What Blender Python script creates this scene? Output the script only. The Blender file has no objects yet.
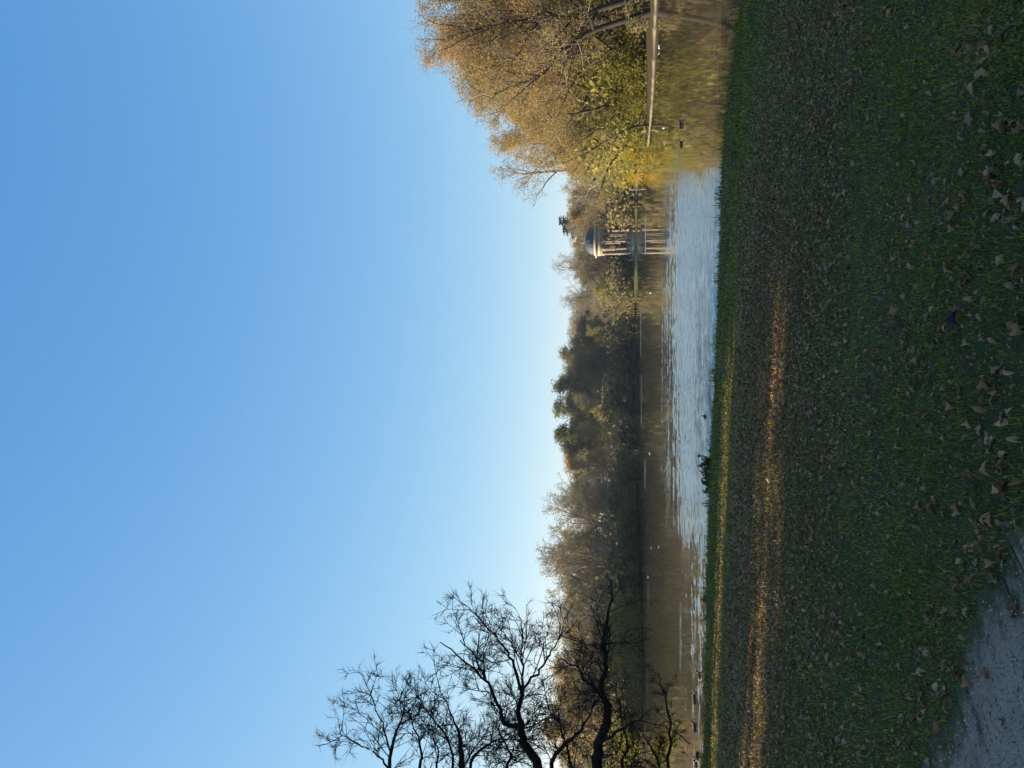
import bpy, bmesh, math, random
import numpy as np
from mathutils import Vector, Matrix, Euler

D = bpy.data
scene = bpy.context.scene
COL = scene.collection
R = math.radians

# ------------------------------------------------------------------ camera, sky, sun, exposure
CAM_H = 2.7
PITCH = R(8.4)
F = 769.0
cam_d = D.cameras.new('camera')
cam_d.sensor_width = 36.0
cam_d.lens = F / 1024.0 * 36.0
cam_d.clip_start = 0.05
cam_d.clip_end = 9000.0
cam = D.objects.new('camera', cam_d)
COL.objects.link(cam)
# the phone was held upright and the picture lies on its side: the camera is rolled by a quarter turn
cam.matrix_world = Matrix.Translation((0, 0, CAM_H)) @ Matrix.Rotation(R(90) + PITCH, 4, 'X') @ Matrix.Rotation(R(-90), 4, 'Z')
scene.camera = cam

SUN_AZ = R(-75)      # from +Y, negative = towards -X
SUN_EL = R(20)
world = D.worlds.new('World')
scene.world = world
world.use_nodes = True
wn = world.node_tree.nodes
wn.clear()
sky = wn.new('ShaderNodeTexSky')
sky.sky_type = 'NISHITA'
sky.sun_disc = False
sky.sun_elevation = SUN_EL
sky.sun_rotation = SUN_AZ
sky.altitude = 300
sky.air_density = 1.0
sky.dust_density = 0.3
sky.ozone_density = 2.0
bg = wn.new('ShaderNodeBackground')
bg.inputs['Strength'].default_value = 0.0508
wo = wn.new('ShaderNodeOutputWorld')
# a deep clear autumn sky: the green and blue of the sky light fall off more slowly towards the zenith
SKY_S = 0.0508
EXPO = 1.8
kk_ = SKY_S * 2 ** EXPO
sep = wn.new('ShaderNodeSeparateColor')
com = wn.new('ShaderNodeCombineColor')
world.node_tree.links.new(sky.outputs[0], sep.inputs[0])


def sky_pow(i, ref_in, ref_out, ex):
    a = wn.new('ShaderNodeMath')
    a.operation = 'MULTIPLY'
    a.inputs[1].default_value = kk_ / ref_in
    world.node_tree.links.new(sep.outputs[i], a.inputs[0])
    b = wn.new('ShaderNodeMath')
    b.operation = 'POWER'
    world.node_tree.links.new(a.outputs[0], b.inputs[0])
    b.inputs[1].default_value = ex
    c = wn.new('ShaderNodeMath')
    c.operation = 'MULTIPLY'
    c.inputs[1].default_value = ref_out / kk_
    world.node_tree.links.new(b.outputs[0], c.inputs[0])
    world.node_tree.links.new(c.outputs[0], com.inputs[i])


sky_pow(0, 0.60, 0.62, 1.06)
sky_pow(1, 0.85, 0.83, 0.68)
sky_pow(2, 0.93, 0.92, 0.32)
world.node_tree.links.new(com.outputs[0], bg.inputs[0])
world.node_tree.links.new(bg.outputs[0], wo.inputs[0])

sun_d = D.lights.new('sun', 'SUN')
sun_d.energy = 5.0
sun_d.angle = R(0.5)
sun_d.color = (1.0, 0.86, 0.66)
sun = D.objects.new('sun', sun_d)
COL.objects.link(sun)
SUN_DIR = Vector((math.sin(SUN_AZ) * math.cos(SUN_EL), math.cos(SUN_AZ) * math.cos(SUN_EL), math.sin(SUN_EL)))
sun.rotation_euler = SUN_DIR.to_track_quat('Z', 'Y').to_euler()
sun.location = (-60, 20, 60)

vs = scene.view_settings
vs.view_transform = 'Standard'
vs.look = 'None'
vs.exposure = EXPO
vs.gamma = 1.0
vs.use_curve_mapping = False
scene.cycles.max_bounces = 6
scene.cycles.transparent_max_bounces = 4
scene.cycles.use_denoising = True
scene.cycles.denoiser = 'OPENIMAGEDENOISE'
scene.cycles.denoising_input_passes = 'RGB_ALBEDO_NORMAL'

# ------------------------------------------------------------------ pixel -> place helpers (used to survey the place)
SP, CP = math.sin(PITCH), math.cos(PITCH)


def ray(px, py):
    """photo pixel -> direction with the world's up (the photo lies on its side)"""
    u = (768 - py - 384) / F
    v = (px - 512) / F
    return np.array([u, CP + SP * v, SP - CP * v])


def on_plane(px, py, z=0.0):
    d = ray(px, py)
    t = (z - CAM_H) / d[2]
    return np.array([d[0] * t, d[1] * t, z])


def at_depth(px, py, y):
    d = ray(px, py)
    t = y / d[1]
    return np.array([d[0] * t, y, CAM_H + d[2] * t])


# ------------------------------------------------------------------ mesh helpers
def make_mesh(name, verts, faces, mats=(), mat_idx=None, tint=None, smooth=False):
    """verts (N,3); faces: list of (M,k) int arrays; tint: per vertex float"""
    me = D.meshes.new(name)
    verts = np.asarray(verts, dtype=np.float32)
    faces = [np.asarray(f, dtype=np.int32) for f in faces if len(f)]
    me.vertices.add(len(verts))
    me.vertices.foreach_set('co', verts.ravel())
    nl = sum(f.size for f in faces)
    nf = sum(len(f) for f in faces)
    me.loops.add(nl)
    me.loops.foreach_set('vertex_index', np.concatenate([f.ravel() for f in faces]))
    me.polygons.add(nf)
    tot = np.concatenate([np.full(len(f), f.shape[1], dtype=np.int32) for f in faces])
    st = np.concatenate([[0], np.cumsum(tot)[:-1]]).astype(np.int32)
    me.polygons.foreach_set('loop_start', st)
    me.polygons.foreach_set('loop_total', tot)
    for m in mats:
        me.materials.append(m)
    if mat_idx is not None:
        me.polygons.foreach_set('material_index', np.concatenate([np.full(len(f), i, dtype=np.int32) for f, i in zip(faces, mat_idx)]))
    if smooth:
        me.polygons.foreach_set('use_smooth', np.ones(nf, dtype=bool))
    me.update(calc_edges=True)
    if tint is not None:
        a = me.attributes.new('tint', 'FLOAT', 'POINT')
        a.data.foreach_set('value', np.asarray(tint, dtype=np.float32))
    me.validate()
    return me


class MB:
    """collects pieces of one mesh"""
    def __init__(self):
        self.v, self.f, self.i, self.t, self.n = [], [], [], [], 0

    def add(self, verts, faces, mi=0, tint=0.5):
        verts = np.asarray(verts, float)
        for f in faces:
            if len(f):
                self.f.append(np.asarray(f, dtype=np.int64) + self.n)
                self.i.append(mi)
        self.v.append(verts)
        self.t.append(np.full(len(verts), tint) if np.isscalar(tint) else np.asarray(tint))
        self.n += len(verts)

    def add_mb(self, o, M=None, s=1.0, dt=0.0):
        V = np.concatenate(o.v)
        if M is not None:
            V = V @ M[:3, :3].T + M[:3, 3]
        for f, i in zip(o.f, o.i):
            self.f.append(f + self.n)
            self.i.append(i)
        self.v.append(V)
        self.t.append(np.concatenate(o.t) + dt)
        self.n += len(V)

    def mesh(self, name, mats, smooth=False):
        return make_mesh(name, np.concatenate(self.v), self.f, mats, self.i, np.concatenate(self.t), smooth)


def link(name, data, parent=None, loc=None):
    o = D.objects.new(name, data)
    COL.objects.link(o)
    if parent is not None:
        o.parent = parent
    if loc is not None:
        o.location = loc
    return o


def tag(o, label=None, cat=None, group=None, kind=None):
    if label:
        o['label'] = label
    if cat:
        o['category'] = cat
    if group:
        o['group'] = group
    if kind:
        o['kind'] = kind
    return o


def tube(mb, pts, rad, sides=6, mi=0, tint=0.5):
    pts = np.asarray(pts, float)
    n = len(pts)
    tang = np.gradient(pts, axis=0)
    tang /= np.linalg.norm(tang, axis=1)[:, None] + 1e-9
    ref = np.array([0.31, 0.17, 0.94]) if abs(tang[0][2]) < 0.9 else np.array([1.0, 0.1, 0.0])
    V = []
    for k in range(n):
        a = np.cross(tang[k], ref)
        a /= np.linalg.norm(a) + 1e-9
        b = np.cross(tang[k], a)
        ang = np.arange(sides) * 2 * math.pi / sides
        V.append(pts[k] + rad[k] * (np.cos(ang)[:, None] * a + np.sin(ang)[:, None] * b))
    V = np.concatenate(V)
    k = np.arange(n - 1)[:, None] * sides
    j = np.arange(sides)[None, :]
    j2 = (j + 1) % sides
    q = np.stack([k + j, k + j2, k + sides + j2, k + sides + j], axis=-1).reshape(-1, 4)
    cap = np.arange(sides)[None, :] + (n - 1) * sides
    mb.add(V, [q, cap], mi, tint)


def frusta(mb, p0, p1, r0, r1, sides=3, mi=0, tint=0.5):
    """many thin twigs at once"""
    p0, p1 = np.asarray(p0, float), np.asarray(p1, float)
    if not len(p0):
        return
    d = p1 - p0
    d /= np.linalg.norm(d, axis=1)[:, None] + 1e-9
    ref = np.where(np.abs(d[:, 2:3]) < 0.9, np.array([[0, 0, 1.0]]), np.array([[1.0, 0, 0]]))
    a = np.cross(d, ref)
    a /= np.linalg.norm(a, axis=1)[:, None] + 1e-9
    b = np.cross(d, a)
    ang = np.arange(sides) * 2 * math.pi / sides
    c, s = np.cos(ang)[None, :, None], np.sin(ang)[None, :, None]
    off = c * a[:, None, :] + s * b[:, None, :]
    A = p0[:, None, :] + off * np.asarray(r0)[:, None, None]
    B = p1[:, None, :] + off * np.asarray(r1)[:, None, None]
    V = np.concatenate([A, B], axis=1).reshape(-1, 3)
    k = np.arange(len(p0))[:, None] * 2 * sides
    j = np.arange(sides)[None, :]
    j2 = (j + 1) % sides
    q = np.stack([k + j, k + j2, k + sides + j2, k + sides + j], axis=-1).reshape(-1, 4)
    mb.add(V, [q], mi, tint)


def unit(rng, n):
    v = rng.normal(size=(n, 3))
    return v / (np.linalg.norm(v, axis=1)[:, None] + 1e-9)


def leaves(mb, P, size, rng, mi=0, tint=None, aspect=0.6, flat=0.0):
    """leaf-sized rhombic faces"""
    n = len(P)
    if not n:
        return
    nrm = unit(rng, n)
    nrm[:, 2] = nrm[:, 2] * (1 + flat)
    nrm /= np.linalg.norm(nrm, axis=1)[:, None]
    a = np.cross(nrm, unit(rng, n))
    a /= np.linalg.norm(a, axis=1)[:, None] + 1e-9
    b = np.cross(nrm, a)
    s = (size * rng.uniform(0.6, 1.35, n))[:, None]
    V = np.stack([P - a * s, P - b * s * aspect, P + a * s, P + b * s * aspect], axis=1).reshape(-1, 3)
    q = np.arange(n * 4).reshape(-1, 4)
    t = rng.uniform(0, 1, n) if tint is None else tint
    mb.add(V, [q], mi, np.repeat(t, 4))


def slivers(mb, p0, p1, w, rng, mi=0, tint=0.5):
    """finest twigs: one thin pointed face each"""
    n = len(p0)
    if not n:
        return
    d = p1 - p0
    a = np.cross(d, unit(rng, n))
    a /= np.linalg.norm(a, axis=1)[:, None] + 1e-9
    V = np.stack([p0 - a * w, p0 + a * w, p1], axis=1).reshape(-1, 3)
    mb.add(V, [np.arange(n * 3).reshape(-1, 3)], mi, tint)


def box(mb, x0, x1, y0, y1, z0, z1, mi=0):
    V = [(x, y, z) for z in (z0, z1) for y in (y0, y1) for x in (x0, x1)]
    mb.add(V, [[(0, 2, 3, 1), (4, 5, 7, 6), (0, 1, 5, 4), (1, 3, 7, 5), (3, 2, 6, 7), (2, 0, 4, 6)]], mi)


def lathe(mb, prof, n=48, mi=0):
    """prof: list of (r, z) from bottom to top"""
    prof = np.asarray(prof, float)
    ang = np.arange(n) * 2 * math.pi / n
    V = np.stack([prof[:, 0:1] * np.cos(ang), prof[:, 0:1] * np.sin(ang), np.repeat(prof[:, 1:2], n, 1)], axis=-1).reshape(-1, 3)
    k = np.arange(len(prof) - 1)[:, None] * n
    j = np.arange(n)[None, :]
    j2 = (j + 1) % n
    q = np.stack([k + j, k + j2, k + n + j2, k + n + j], axis=-1).reshape(-1, 4)
    caps = []
    if prof[0, 0] > 1e-4:
        caps.append(np.arange(n)[::-1][None, :])
    if prof[-1, 0] > 1e-4:
        caps.append((np.arange(n) + (len(prof) - 1) * n)[None, :])
    mb.add(V, [q] + caps, mi)


# ------------------------------------------------------------------ materials
class NT:
    def __init__(self, name):
        self.m = D.materials.new(name)
        self.m.use_nodes = True
        self.t = self.m.node_tree
        self.t.nodes.clear()
        self.out = self.n('ShaderNodeOutputMaterial')

    def n(self, typ, **kw):
        nd = self.t.nodes.new(typ)
        for k, v in kw.items():
            setattr(nd, k, v)
        return nd

    def l(self, a, b):
        self.t.links.new(a, b)

    def val(self, x, inp):
        if hasattr(x, 'is_output'):
            self.l(x, inp)
        else:
            inp.default_value = x

    def math(self, op, a, b=0.0, c=0.0, clamp=False):
        nd = self.n('ShaderNodeMath', operation=op, use_clamp=clamp)
        for i, x in enumerate((a, b, c)):
            self.val(x, nd.inputs[i])
        return nd.outputs[0]

    def mix(self, fac, a, b, mode='MIX'):
        nd = self.n('ShaderNodeMix', data_type='RGBA', blend_type=mode)
        self.val(fac, nd.inputs[0])
        for i, x in ((6, a), (7, b)):
            if hasattr(x, 'is_output'):
                self.l(x, nd.inputs[i])
            else:
                nd.inputs[i].default_value = (*x, 1) if len(x) == 3 else x
        return nd.outputs[2]

    def ramp(self, fac, stops):
        nd = self.n('ShaderNodeValToRGB')
        self.val(fac, nd.inputs[0])
        cr = nd.color_ramp
        while len(cr.elements) > 1:
            cr.elements.remove(cr.elements[-1])
        cr.elements[0].position = stops[0][0]
        cr.elements[0].color = (*stops[0][1], 1)
        for p, c in stops[1:]:
            e = cr.elements.new(p)
            e.color = (*c, 1)
        return nd.outputs[0]

    def noise(self, vec, scale, detail=4, rough=0.55, dist=0.0, out=0):
        nd = self.n('ShaderNodeTexNoise')
        if vec is not None:
            self.l(vec, nd.inputs['Vector'])
        nd.inputs['Scale'].default_value = scale
        nd.inputs['Detail'].default_value = detail
        nd.inputs['Roughness'].default_value = rough
        nd.inputs['Distortion'].default_value = dist
        return nd.outputs[out]

    def pos(self):
        return self.n('ShaderNodeNewGeometry').outputs['Position']

    def obj(self):
        return self.n('ShaderNodeTexCoord').outputs['Object']

    def scaled(self, vec, s):
        nd = self.n('ShaderNodeMapping')
        self.l(vec, nd.inputs['Vector'])
        nd.inputs['Scale'].default_value = s
        return nd.outputs[0]

    def attr(self, name='tint'):
        return self.n('ShaderNodeAttribute', attribute_name=name).outputs['Fac']

    def principled(self, col, rough=0.8, spec=0.3, bump=None, bstr=0.3, bdist=0.02, normal=None, ior=None, metallic=0.0):
        p = self.n('ShaderNodeBsdfPrincipled')
        self.val(col if hasattr(col, 'is_output') else (*col, 1), p.inputs['Base Color'])
        self.val(rough, p.inputs['Roughness'])
        p.inputs['Specular IOR Level'].default_value = spec
        p.inputs['Metallic'].default_value = metallic
        if ior:
            p.inputs['IOR'].default_value = ior
        if bump is not None:
            b = self.n('ShaderNodeBump')
            b.inputs['Strength'].default_value = bstr
            b.inputs['Distance'].default_value = bdist
            self.l(bump, b.inputs['Height'])
            self.l(b.outputs[0], p.inputs['Normal'])
        if normal is not None:
            self.l(normal, p.inputs['Normal'])
        return p.outputs[0]

    def done(self, sh):
        self.l(sh, self.out.inputs['Surface'])
        return self.m


def leaf_mat(name, stops, transl=0.55, var=0.25):
    """leaf colour runs over 'stops' by leaf; each tree is shifted a little along it"""
    g = NT(name)
    t = g.attr()
    oc = g.n('ShaderNodeSeparateColor')
    g.l(g.n('ShaderNodeObjectInfo').outputs['Color'], oc.inputs[0])
    oi = oc.outputs[0]
    big = g.noise(g.obj(), 0.35, 2)
    f = g.math('ADD', g.math('MULTIPLY', t, 0.6), g.math('MULTIPLY', g.math('SUBTRACT', oi, 0.5), 1.0))
    f = g.math('ADD', f, g.math('MULTIPLY', g.math('SUBTRACT', big, 0.5), 0.8))
    f = g.math('ADD', f, 0.2, clamp=True)
    col = g.ramp(f, stops)
    d = g.n('ShaderNodeBsdfDiffuse')
    g.l(col, d.inputs['Color'])
    tr = g.n('ShaderNodeBsdfTranslucent')
    g.l(col, tr.inputs['Color'])
    m = g.n('ShaderNodeMixShader')
    m.inputs[0].default_value = transl
    g.l(d.outputs[0], m.inputs[1])
    g.l(tr.outputs[0], m.inputs[2])
    return g.done(m.outputs[0])


def bark_mat(name, c0, c1, scale=3.0):
    g = NT(name)
    p = g.obj()
    n = g.noise(g.scaled(p, (4, 4, 1)), scale, 5, 0.65)
    col = g.ramp(n, [(0.3, c0), (0.7, c1)])
    return g.done(g.principled(col, 0.9, 0.15, bump=n, bstr=0.6, bdist=0.05))


def stone_mat(name, col, rough=0.75, dirt=0.25):
    g = NT(name)
    p = g.obj()
    n = g.noise(p, 1.3, 5, 0.6)
    n2 = g.noise(g.scaled(p, (2.5, 2.5, 0.5)), 1.0, 4)
    c = g.mix(g.math('MULTIPLY', n, dirt * 1.6, clamp=True), col, tuple(x * 0.45 for x in col))
    c = g.mix(g.math('MULTIPLY', g.math('SUBTRACT', n2, 0.45, clamp=True), 1.2, clamp=True), c, tuple(x * 0.5 for x in col))
    return g.done(g.principled(c, rough, 0.25, bump=n, bstr=0.2, bdist=0.02))


def plain_mat(name, col, rough=0.7, spec=0.3, metallic=0.0):
    g = NT(name)
    n = g.noise(g.obj(), 9.0, 3)
    c = g.mix(n, tuple(x * 0.8 for x in col), tuple(min(1, x * 1.15) for x in col))
    return g.done(g.principled(c, rough, spec, metallic=metallic))


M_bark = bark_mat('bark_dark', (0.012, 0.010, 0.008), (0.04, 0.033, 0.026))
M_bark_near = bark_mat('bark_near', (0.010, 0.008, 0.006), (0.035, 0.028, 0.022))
M_bark_grey = bark_mat('bark_grey', (0.09, 0.072, 0.055), (0.26, 0.21, 0.16))  # paler grey bark, the stems' own colour
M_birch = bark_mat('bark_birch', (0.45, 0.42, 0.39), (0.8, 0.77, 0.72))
M_twig_brown = plain_mat('twig_brown', (0.19, 0.165, 0.115), 0.9, 0.1)
M_twig_grey = plain_mat('twig_grey', (0.27, 0.24, 0.195), 0.9, 0.1)
M_leaf_gold = leaf_mat('leaf_gold', [(0.0, (0.14, 0.13, 0.042)), (0.3, (0.25, 0.205, 0.065)), (0.6, (0.35, 0.25, 0.085)), (1.0, (0.37, 0.215, 0.10))])
M_leaf_yellow = leaf_mat('leaf_yellow', [(0.0, (0.15, 0.15, 0.03)), (0.3, (0.26, 0.22, 0.035)), (0.55, (0.44, 0.30, 0.03)), (1.0, (0.58, 0.36, 0.03))])
M_leaf_olive = leaf_mat('leaf_olive', [(0.0, (0.088, 0.100, 0.030)), (0.4, (0.188, 0.188, 0.050)), (0.75, (0.325, 0.275, 0.075)), (1.0, (0.425, 0.325, 0.088))])
M_leaf_copper = leaf_mat('leaf_copper', [(0.0, (0.13, 0.105, 0.055)), (0.5, (0.27, 0.20, 0.09)), (1.0, (0.39, 0.265, 0.105))])
M_leaf_brown = leaf_mat('leaf_brown', [(0.0, (0.11, 0.10, 0.052)), (0.5, (0.21, 0.18, 0.085)), (1.0, (0.34, 0.265, 0.11))])
M_needle = leaf_mat('needle_pine', [(0.0, (0.07, 0.078, 0.04)), (0.5, (0.14, 0.14, 0.062)), (1.0, (0.24, 0.21, 0.09))], 0.3)
M_spruce = leaf_mat('needle_spruce', [(0.0, (0.012, 0.021, 0.015)), (0.6, (0.024, 0.039, 0.027)), (1.0, (0.045, 0.054, 0.033))], 0.1)
M_leaf_dark = leaf_mat('leaf_dark', [(0.0, (0.08, 0.075, 0.045)), (0.5, (0.16, 0.14, 0.07)), (1.0, (0.27, 0.21, 0.095))], 0.5)
M_leaf_green = leaf_mat('leaf_green', [(0.0, (0.024, 0.048, 0.019)), (0.6, (0.048, 0.080, 0.029)), (1.0, (0.080, 0.096, 0.032))], 0.25)

# ------------------------------------------------------------------ the lake outline (surveyed on the water level)
near_px = [(742, -20), (740, 0), (733, 45), (728, 80), (724, 115), (721, 160), (719, 230), (717, 300), (714, 370), (711, 430),
           (708.5, 480), (707, 540), (706, 600), (705, 660), (704, 720), (703, 768)]
near = [on_plane(x, y, 0.30)[:2] for x, y in near_px]
far_px = [(656, 0), (654.5, 40), (653.5, 80), (651.5, 115), (648.5, 146), (644.5, 160), (641.5, 172), (638, 184), (636.2, 196), (636, 225),
          (636, 260), (636.3, 301), (634.6, 306), (633.8, 314), (633.6, 360), (633.8, 425), (634.8, 446), (636.6, 459), (637.6, 480), (639, 510), (640.2, 560), (641.2, 610),
          (643, 650), (644.5, 700), (645.5, 768)]
far = [on_plane(x, y, 0.0)[:2] for x, y in far_px]
near_r = [(30, 6), (16, 9.5)]
right_out = [(75, 40), (62, 66)]
left_out = [(-75, 100), (-95, 84), (-85, 64), (-60, 52), (-40, 40), (-20, 27)]
lake = np.array(near_r + [tuple(p) for p in near] + left_out[::-1] + [tuple(p) for p in far[::-1]] + right_out[::-1])


def sdist(x, y):
    """distance to the lake shore, positive on land"""
    P = np.stack([x, y], -1)
    best = np.full(x.shape, 1e9)
    inside = np.zeros(x.shape, bool)
    n = len(lake)
    for i in range(n):
        a, b = lake[i], lake[(i + 1) % n]
        ab = b - a
        t = np.clip(((P - a) @ ab) / (ab @ ab + 1e-12), 0, 1)
        d = np.hypot(P[..., 0] - a[0] - t * ab[0], P[..., 1] - a[1] - t * ab[1])
        best = np.minimum(best, d)
        c = ((a[1] > y) != (b[1] > y)) & (x < (b[0] - a[0]) * (y - a[1]) / (b[1] - a[1] + 1e-12) + a[0])
        inside ^= c
    return np.where(inside, -best, best)


def wob(x, y):
    return (np.sin(x * 0.9 + 1.3 * np.sin(y * 0.7)) * np.cos(y * 0.83 + 0.6) * 0.5 + np.sin(x * 2.3 + y * 1.7) * 0.25
            + np.sin(x * 4.1 - y * 3.3 + 1) * 0.13)


def height(x, y, s=None):
    x = np.asarray(x, float)
    y = np.asarray(y, float)
    if s is None:
        s = sdist(x, y)
    nearw = (y < 0.35 * np.abs(x) + 45) & (np.hypot(x, y) < 75)
    s1 = s + wob(x * 1.3, y * 1.3) * 0.12
    zn = np.interp(s1, [-8, -0.25, 0.12, 0.7, 3, 5.2, 7.5, 11, 17, 60], [-1.5, -0.45, 0.27, 0.33, 0.40, 0.52, 0.72, 0.86, 1.05, 1.3])
    zn = zn + np.where(s1 > 0.3, wob(x * 0.8 + 3, y * 0.8) * 0.03, 0)
    zf = np.interp(s, [-12, 0.0, 0.5, 3, 10, 60, 600, 4000], [-1.5, -0.02, 0.10, 0.38, 0.8, 1.6, 3, 8])
    return np.where(nearw, zn, zf)


def ground_z(x, y):
    return float(height(np.array([x]), np.array([y]))[0])


# ------------------------------------------------------------------ ground: one sheet to the horizon
rr = np.concatenate([[0.01, 0.5], np.arange(1, 9, 0.2), np.arange(9, 28, 0.11), np.geomspace(28, 330, 190), np.geomspace(345, 5000, 28)])
th = np.concatenate([np.arange(-32, 32, 0.28), np.arange(32, 328, 3.0)]) * math.pi / 180
RR, TH = np.meshgrid(rr, th, indexing='ij')
GX, GY = RR * np.sin(TH), RR * np.cos(TH)
GS = sdist(GX, GY)
GZ = height(GX, GY, GS)
nr, nt = RR.shape
ii = np.arange(nr - 1)[:, None] * nt
jj = np.arange(nt)[None, :]
j2 = (jj + 1) % nt
quads = np.stack([ii + jj, ii + nt + jj, ii + nt + j2, ii + j2], -1).reshape(-1, 4)

g = NT('ground')
p = g.pos()
n1 = g.noise(p, 0.55, 4, 0.6)
n2 = g.noise(p, 6.0, 5, 0.7)
n3 = g.noise(p, 45.0, 3, 0.6)
turf = g.mix(n1, (0.045, 0.048, 0.016), (0.075, 0.074, 0.024))
turf = g.mix(g.math('MULTIPLY', n3, 0.75), turf, (0.028, 0.034, 0.015))
mould = g.mix(n3, (0.06, 0.036, 0.022), (0.25, 0.145, 0.085))
ltr = g.n('ShaderNodeAttribute', attribute_name='litter').outputs['Fac']
fac = g.math('ADD', ltr, g.math('MULTIPLY', g.math('SUBTRACT', n2, 0.5), 1.6), clamp=True)
near_c = g.mix(fac, turf, mould)
meadow = g.mix(n1, (0.075, 0.08, 0.024), (0.12, 0.11, 0.038))
sand = g.mix(n2, (0.22, 0.175, 0.115), (0.34, 0.28, 0.20))
wood = g.mix(n2, (0.03, 0.026, 0.014), (0.07, 0.052, 0.027))
zone = g.n('ShaderNodeAttribute', attribute_name='zone').outputs['Color']
sx = g.n('ShaderNodeSeparateColor')
g.l(zone, sx.inputs[0])
c = g.mix(sx.outputs[0], wood, meadow)
c = g.mix(sx.outputs[1], c, sand)
c = g.mix(sx.outputs[2], c, near_c)
M_ground = g.done(g.principled(c, 0.95, 0.1, bump=g.math('ADD', n3, n2), bstr=0.7, bdist=0.03))

gm = make_mesh('ground', np.stack([GX, GY, GZ], -1).reshape(-1, 3), [quads], [M_ground], [0], smooth=True)


def smooth01(x, a, b):
    t = np.clip((x - a) / (b - a), 0, 1)
    return t * t * (3 - 2 * t)


ratio = GX / np.maximum(GY, 0.1)
litter = (0.25 + 0.55 * np.exp(-((GS - 9.6) / 3.4) ** 2) * np.clip(1.1 - ratio * 2.0, 0.35, 1.2)
          - 0.35 * smooth01(GS, 0.2, 0.6) * (1 - smooth01(GS, 3.6, 5.0)) + 0.1 * wob(GX * 0.7, GY * 0.7))
nearm = ((GY < 45) & (RR < 70)).astype(float)
py_img = 384 - ratio * F          # only to find which stretch of the far shore is which
sand_m = ((ratio > 0.295) & (RR > 50) & (GS < 0.5 + 0.3 * wob(GX, GY))).astype(float)
mead_m = ((ratio > 0.10) & (ratio < 0.268) & (RR > 90) & (GS < 4.5)).astype(float)
la = gm.attributes.new('litter', 'FLOAT', 'POINT')
la.data.foreach_set('value', np.clip(litter, 0, 1).astype(np.float32).ravel())
za = gm.attributes.new('zone', 'FLOAT_COLOR', 'POINT')
za.data.foreach_set('color', np.stack([mead_m, sand_m, nearm, np.ones_like(nearm)], -1).astype(np.float32).ravel())
tag(link('ground', gm), kind='structure')

# ------------------------------------------------------------------ water
g = NT('water')
p = g.pos()
xyz = g.n('ShaderNodeSeparateXYZ')
g.l(p, xyz.inputs[0])
X, Y = xyz.outputs[0], xyz.outputs[1]
edge = g.noise(g.scaled(p, (0.03, 0.10, 1)), 1.0, 5, 0.65)
e = g.math('SUBTRACT', edge, 0.5)


def sstep(x, a, b):
    return sstep_(g, x, a, b)


def sstep_(g, x, a, b):
    nd = g.n('ShaderNodeMapRange', interpolation_type='SMOOTHSTEP')
    g.val(x, nd.inputs['Value'])
    nd.inputs['From Min'].default_value = a
    nd.inputs['From Max'].default_value = b
    return nd.outputs[0]


# the breeze ruffles a patch in the middle of the lake
fy = g.math('SUBTRACT', 1.0, sstep(g.math('ADD', Y, g.math('MULTIPLY', e, 14.0)), 57, 65))
xr = g.math('SUBTRACT', X, g.math('MULTIPLY', Y, 0.275))
fr = g.math('SUBTRACT', 1.0, sstep(g.math('ADD', xr, g.math('MULTIPLY', e, 5.0)), -0.9, 0.7))
xl = g.math('ADD', X, g.math('MULTIPLY', Y, 0.20))
fl = sstep(g.math('ADD', xl, g.math('MULTIPLY', e, 12.0)), -3.0, 3.0)
patch = g.math('MULTIPLY', g.math('MULTIPLY', fy, fr), fl)
# streaks inside and outside of it
st1 = g.noise(g.scaled(p, (0.07, 0.42, 1)), 1.0, 6, 0.75)
st2 = g.noise(g.scaled(p, (1.5, 0.8, 1)), 1.0, 4, 0.8)
streak = g.math('ADD', g.math('MULTIPLY', st1, 0.5), g.math('MULTIPLY', st2, 0.5))
nearf = g.math('SUBTRACT', 1.0, sstep(Y, 26, 56))
inpatch = sstep(g.math('ADD', streak, g.math('MULTIPLY', nearf, 0.15)), 0.475, 0.60)
calm_streak = g.math('MULTIPLY', sstep(g.math('ADD', streak, g.math('MULTIPLY', g.math('SUBTRACT', 1.0, sstep(Y, 27, 36)), 0.10)), 0.53, 0.64), g.math('MULTIPLY', g.math('SUBTRACT', 1.0, sstep(Y, 33, 50)), g.math('SUBTRACT', 1.0, sstep(xr, -8.0, -2.0))))
amp = g.math('ADD', g.math('MULTIPLY', patch, inpatch), g.math('MULTIPLY', calm_streak, 0.8))
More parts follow.
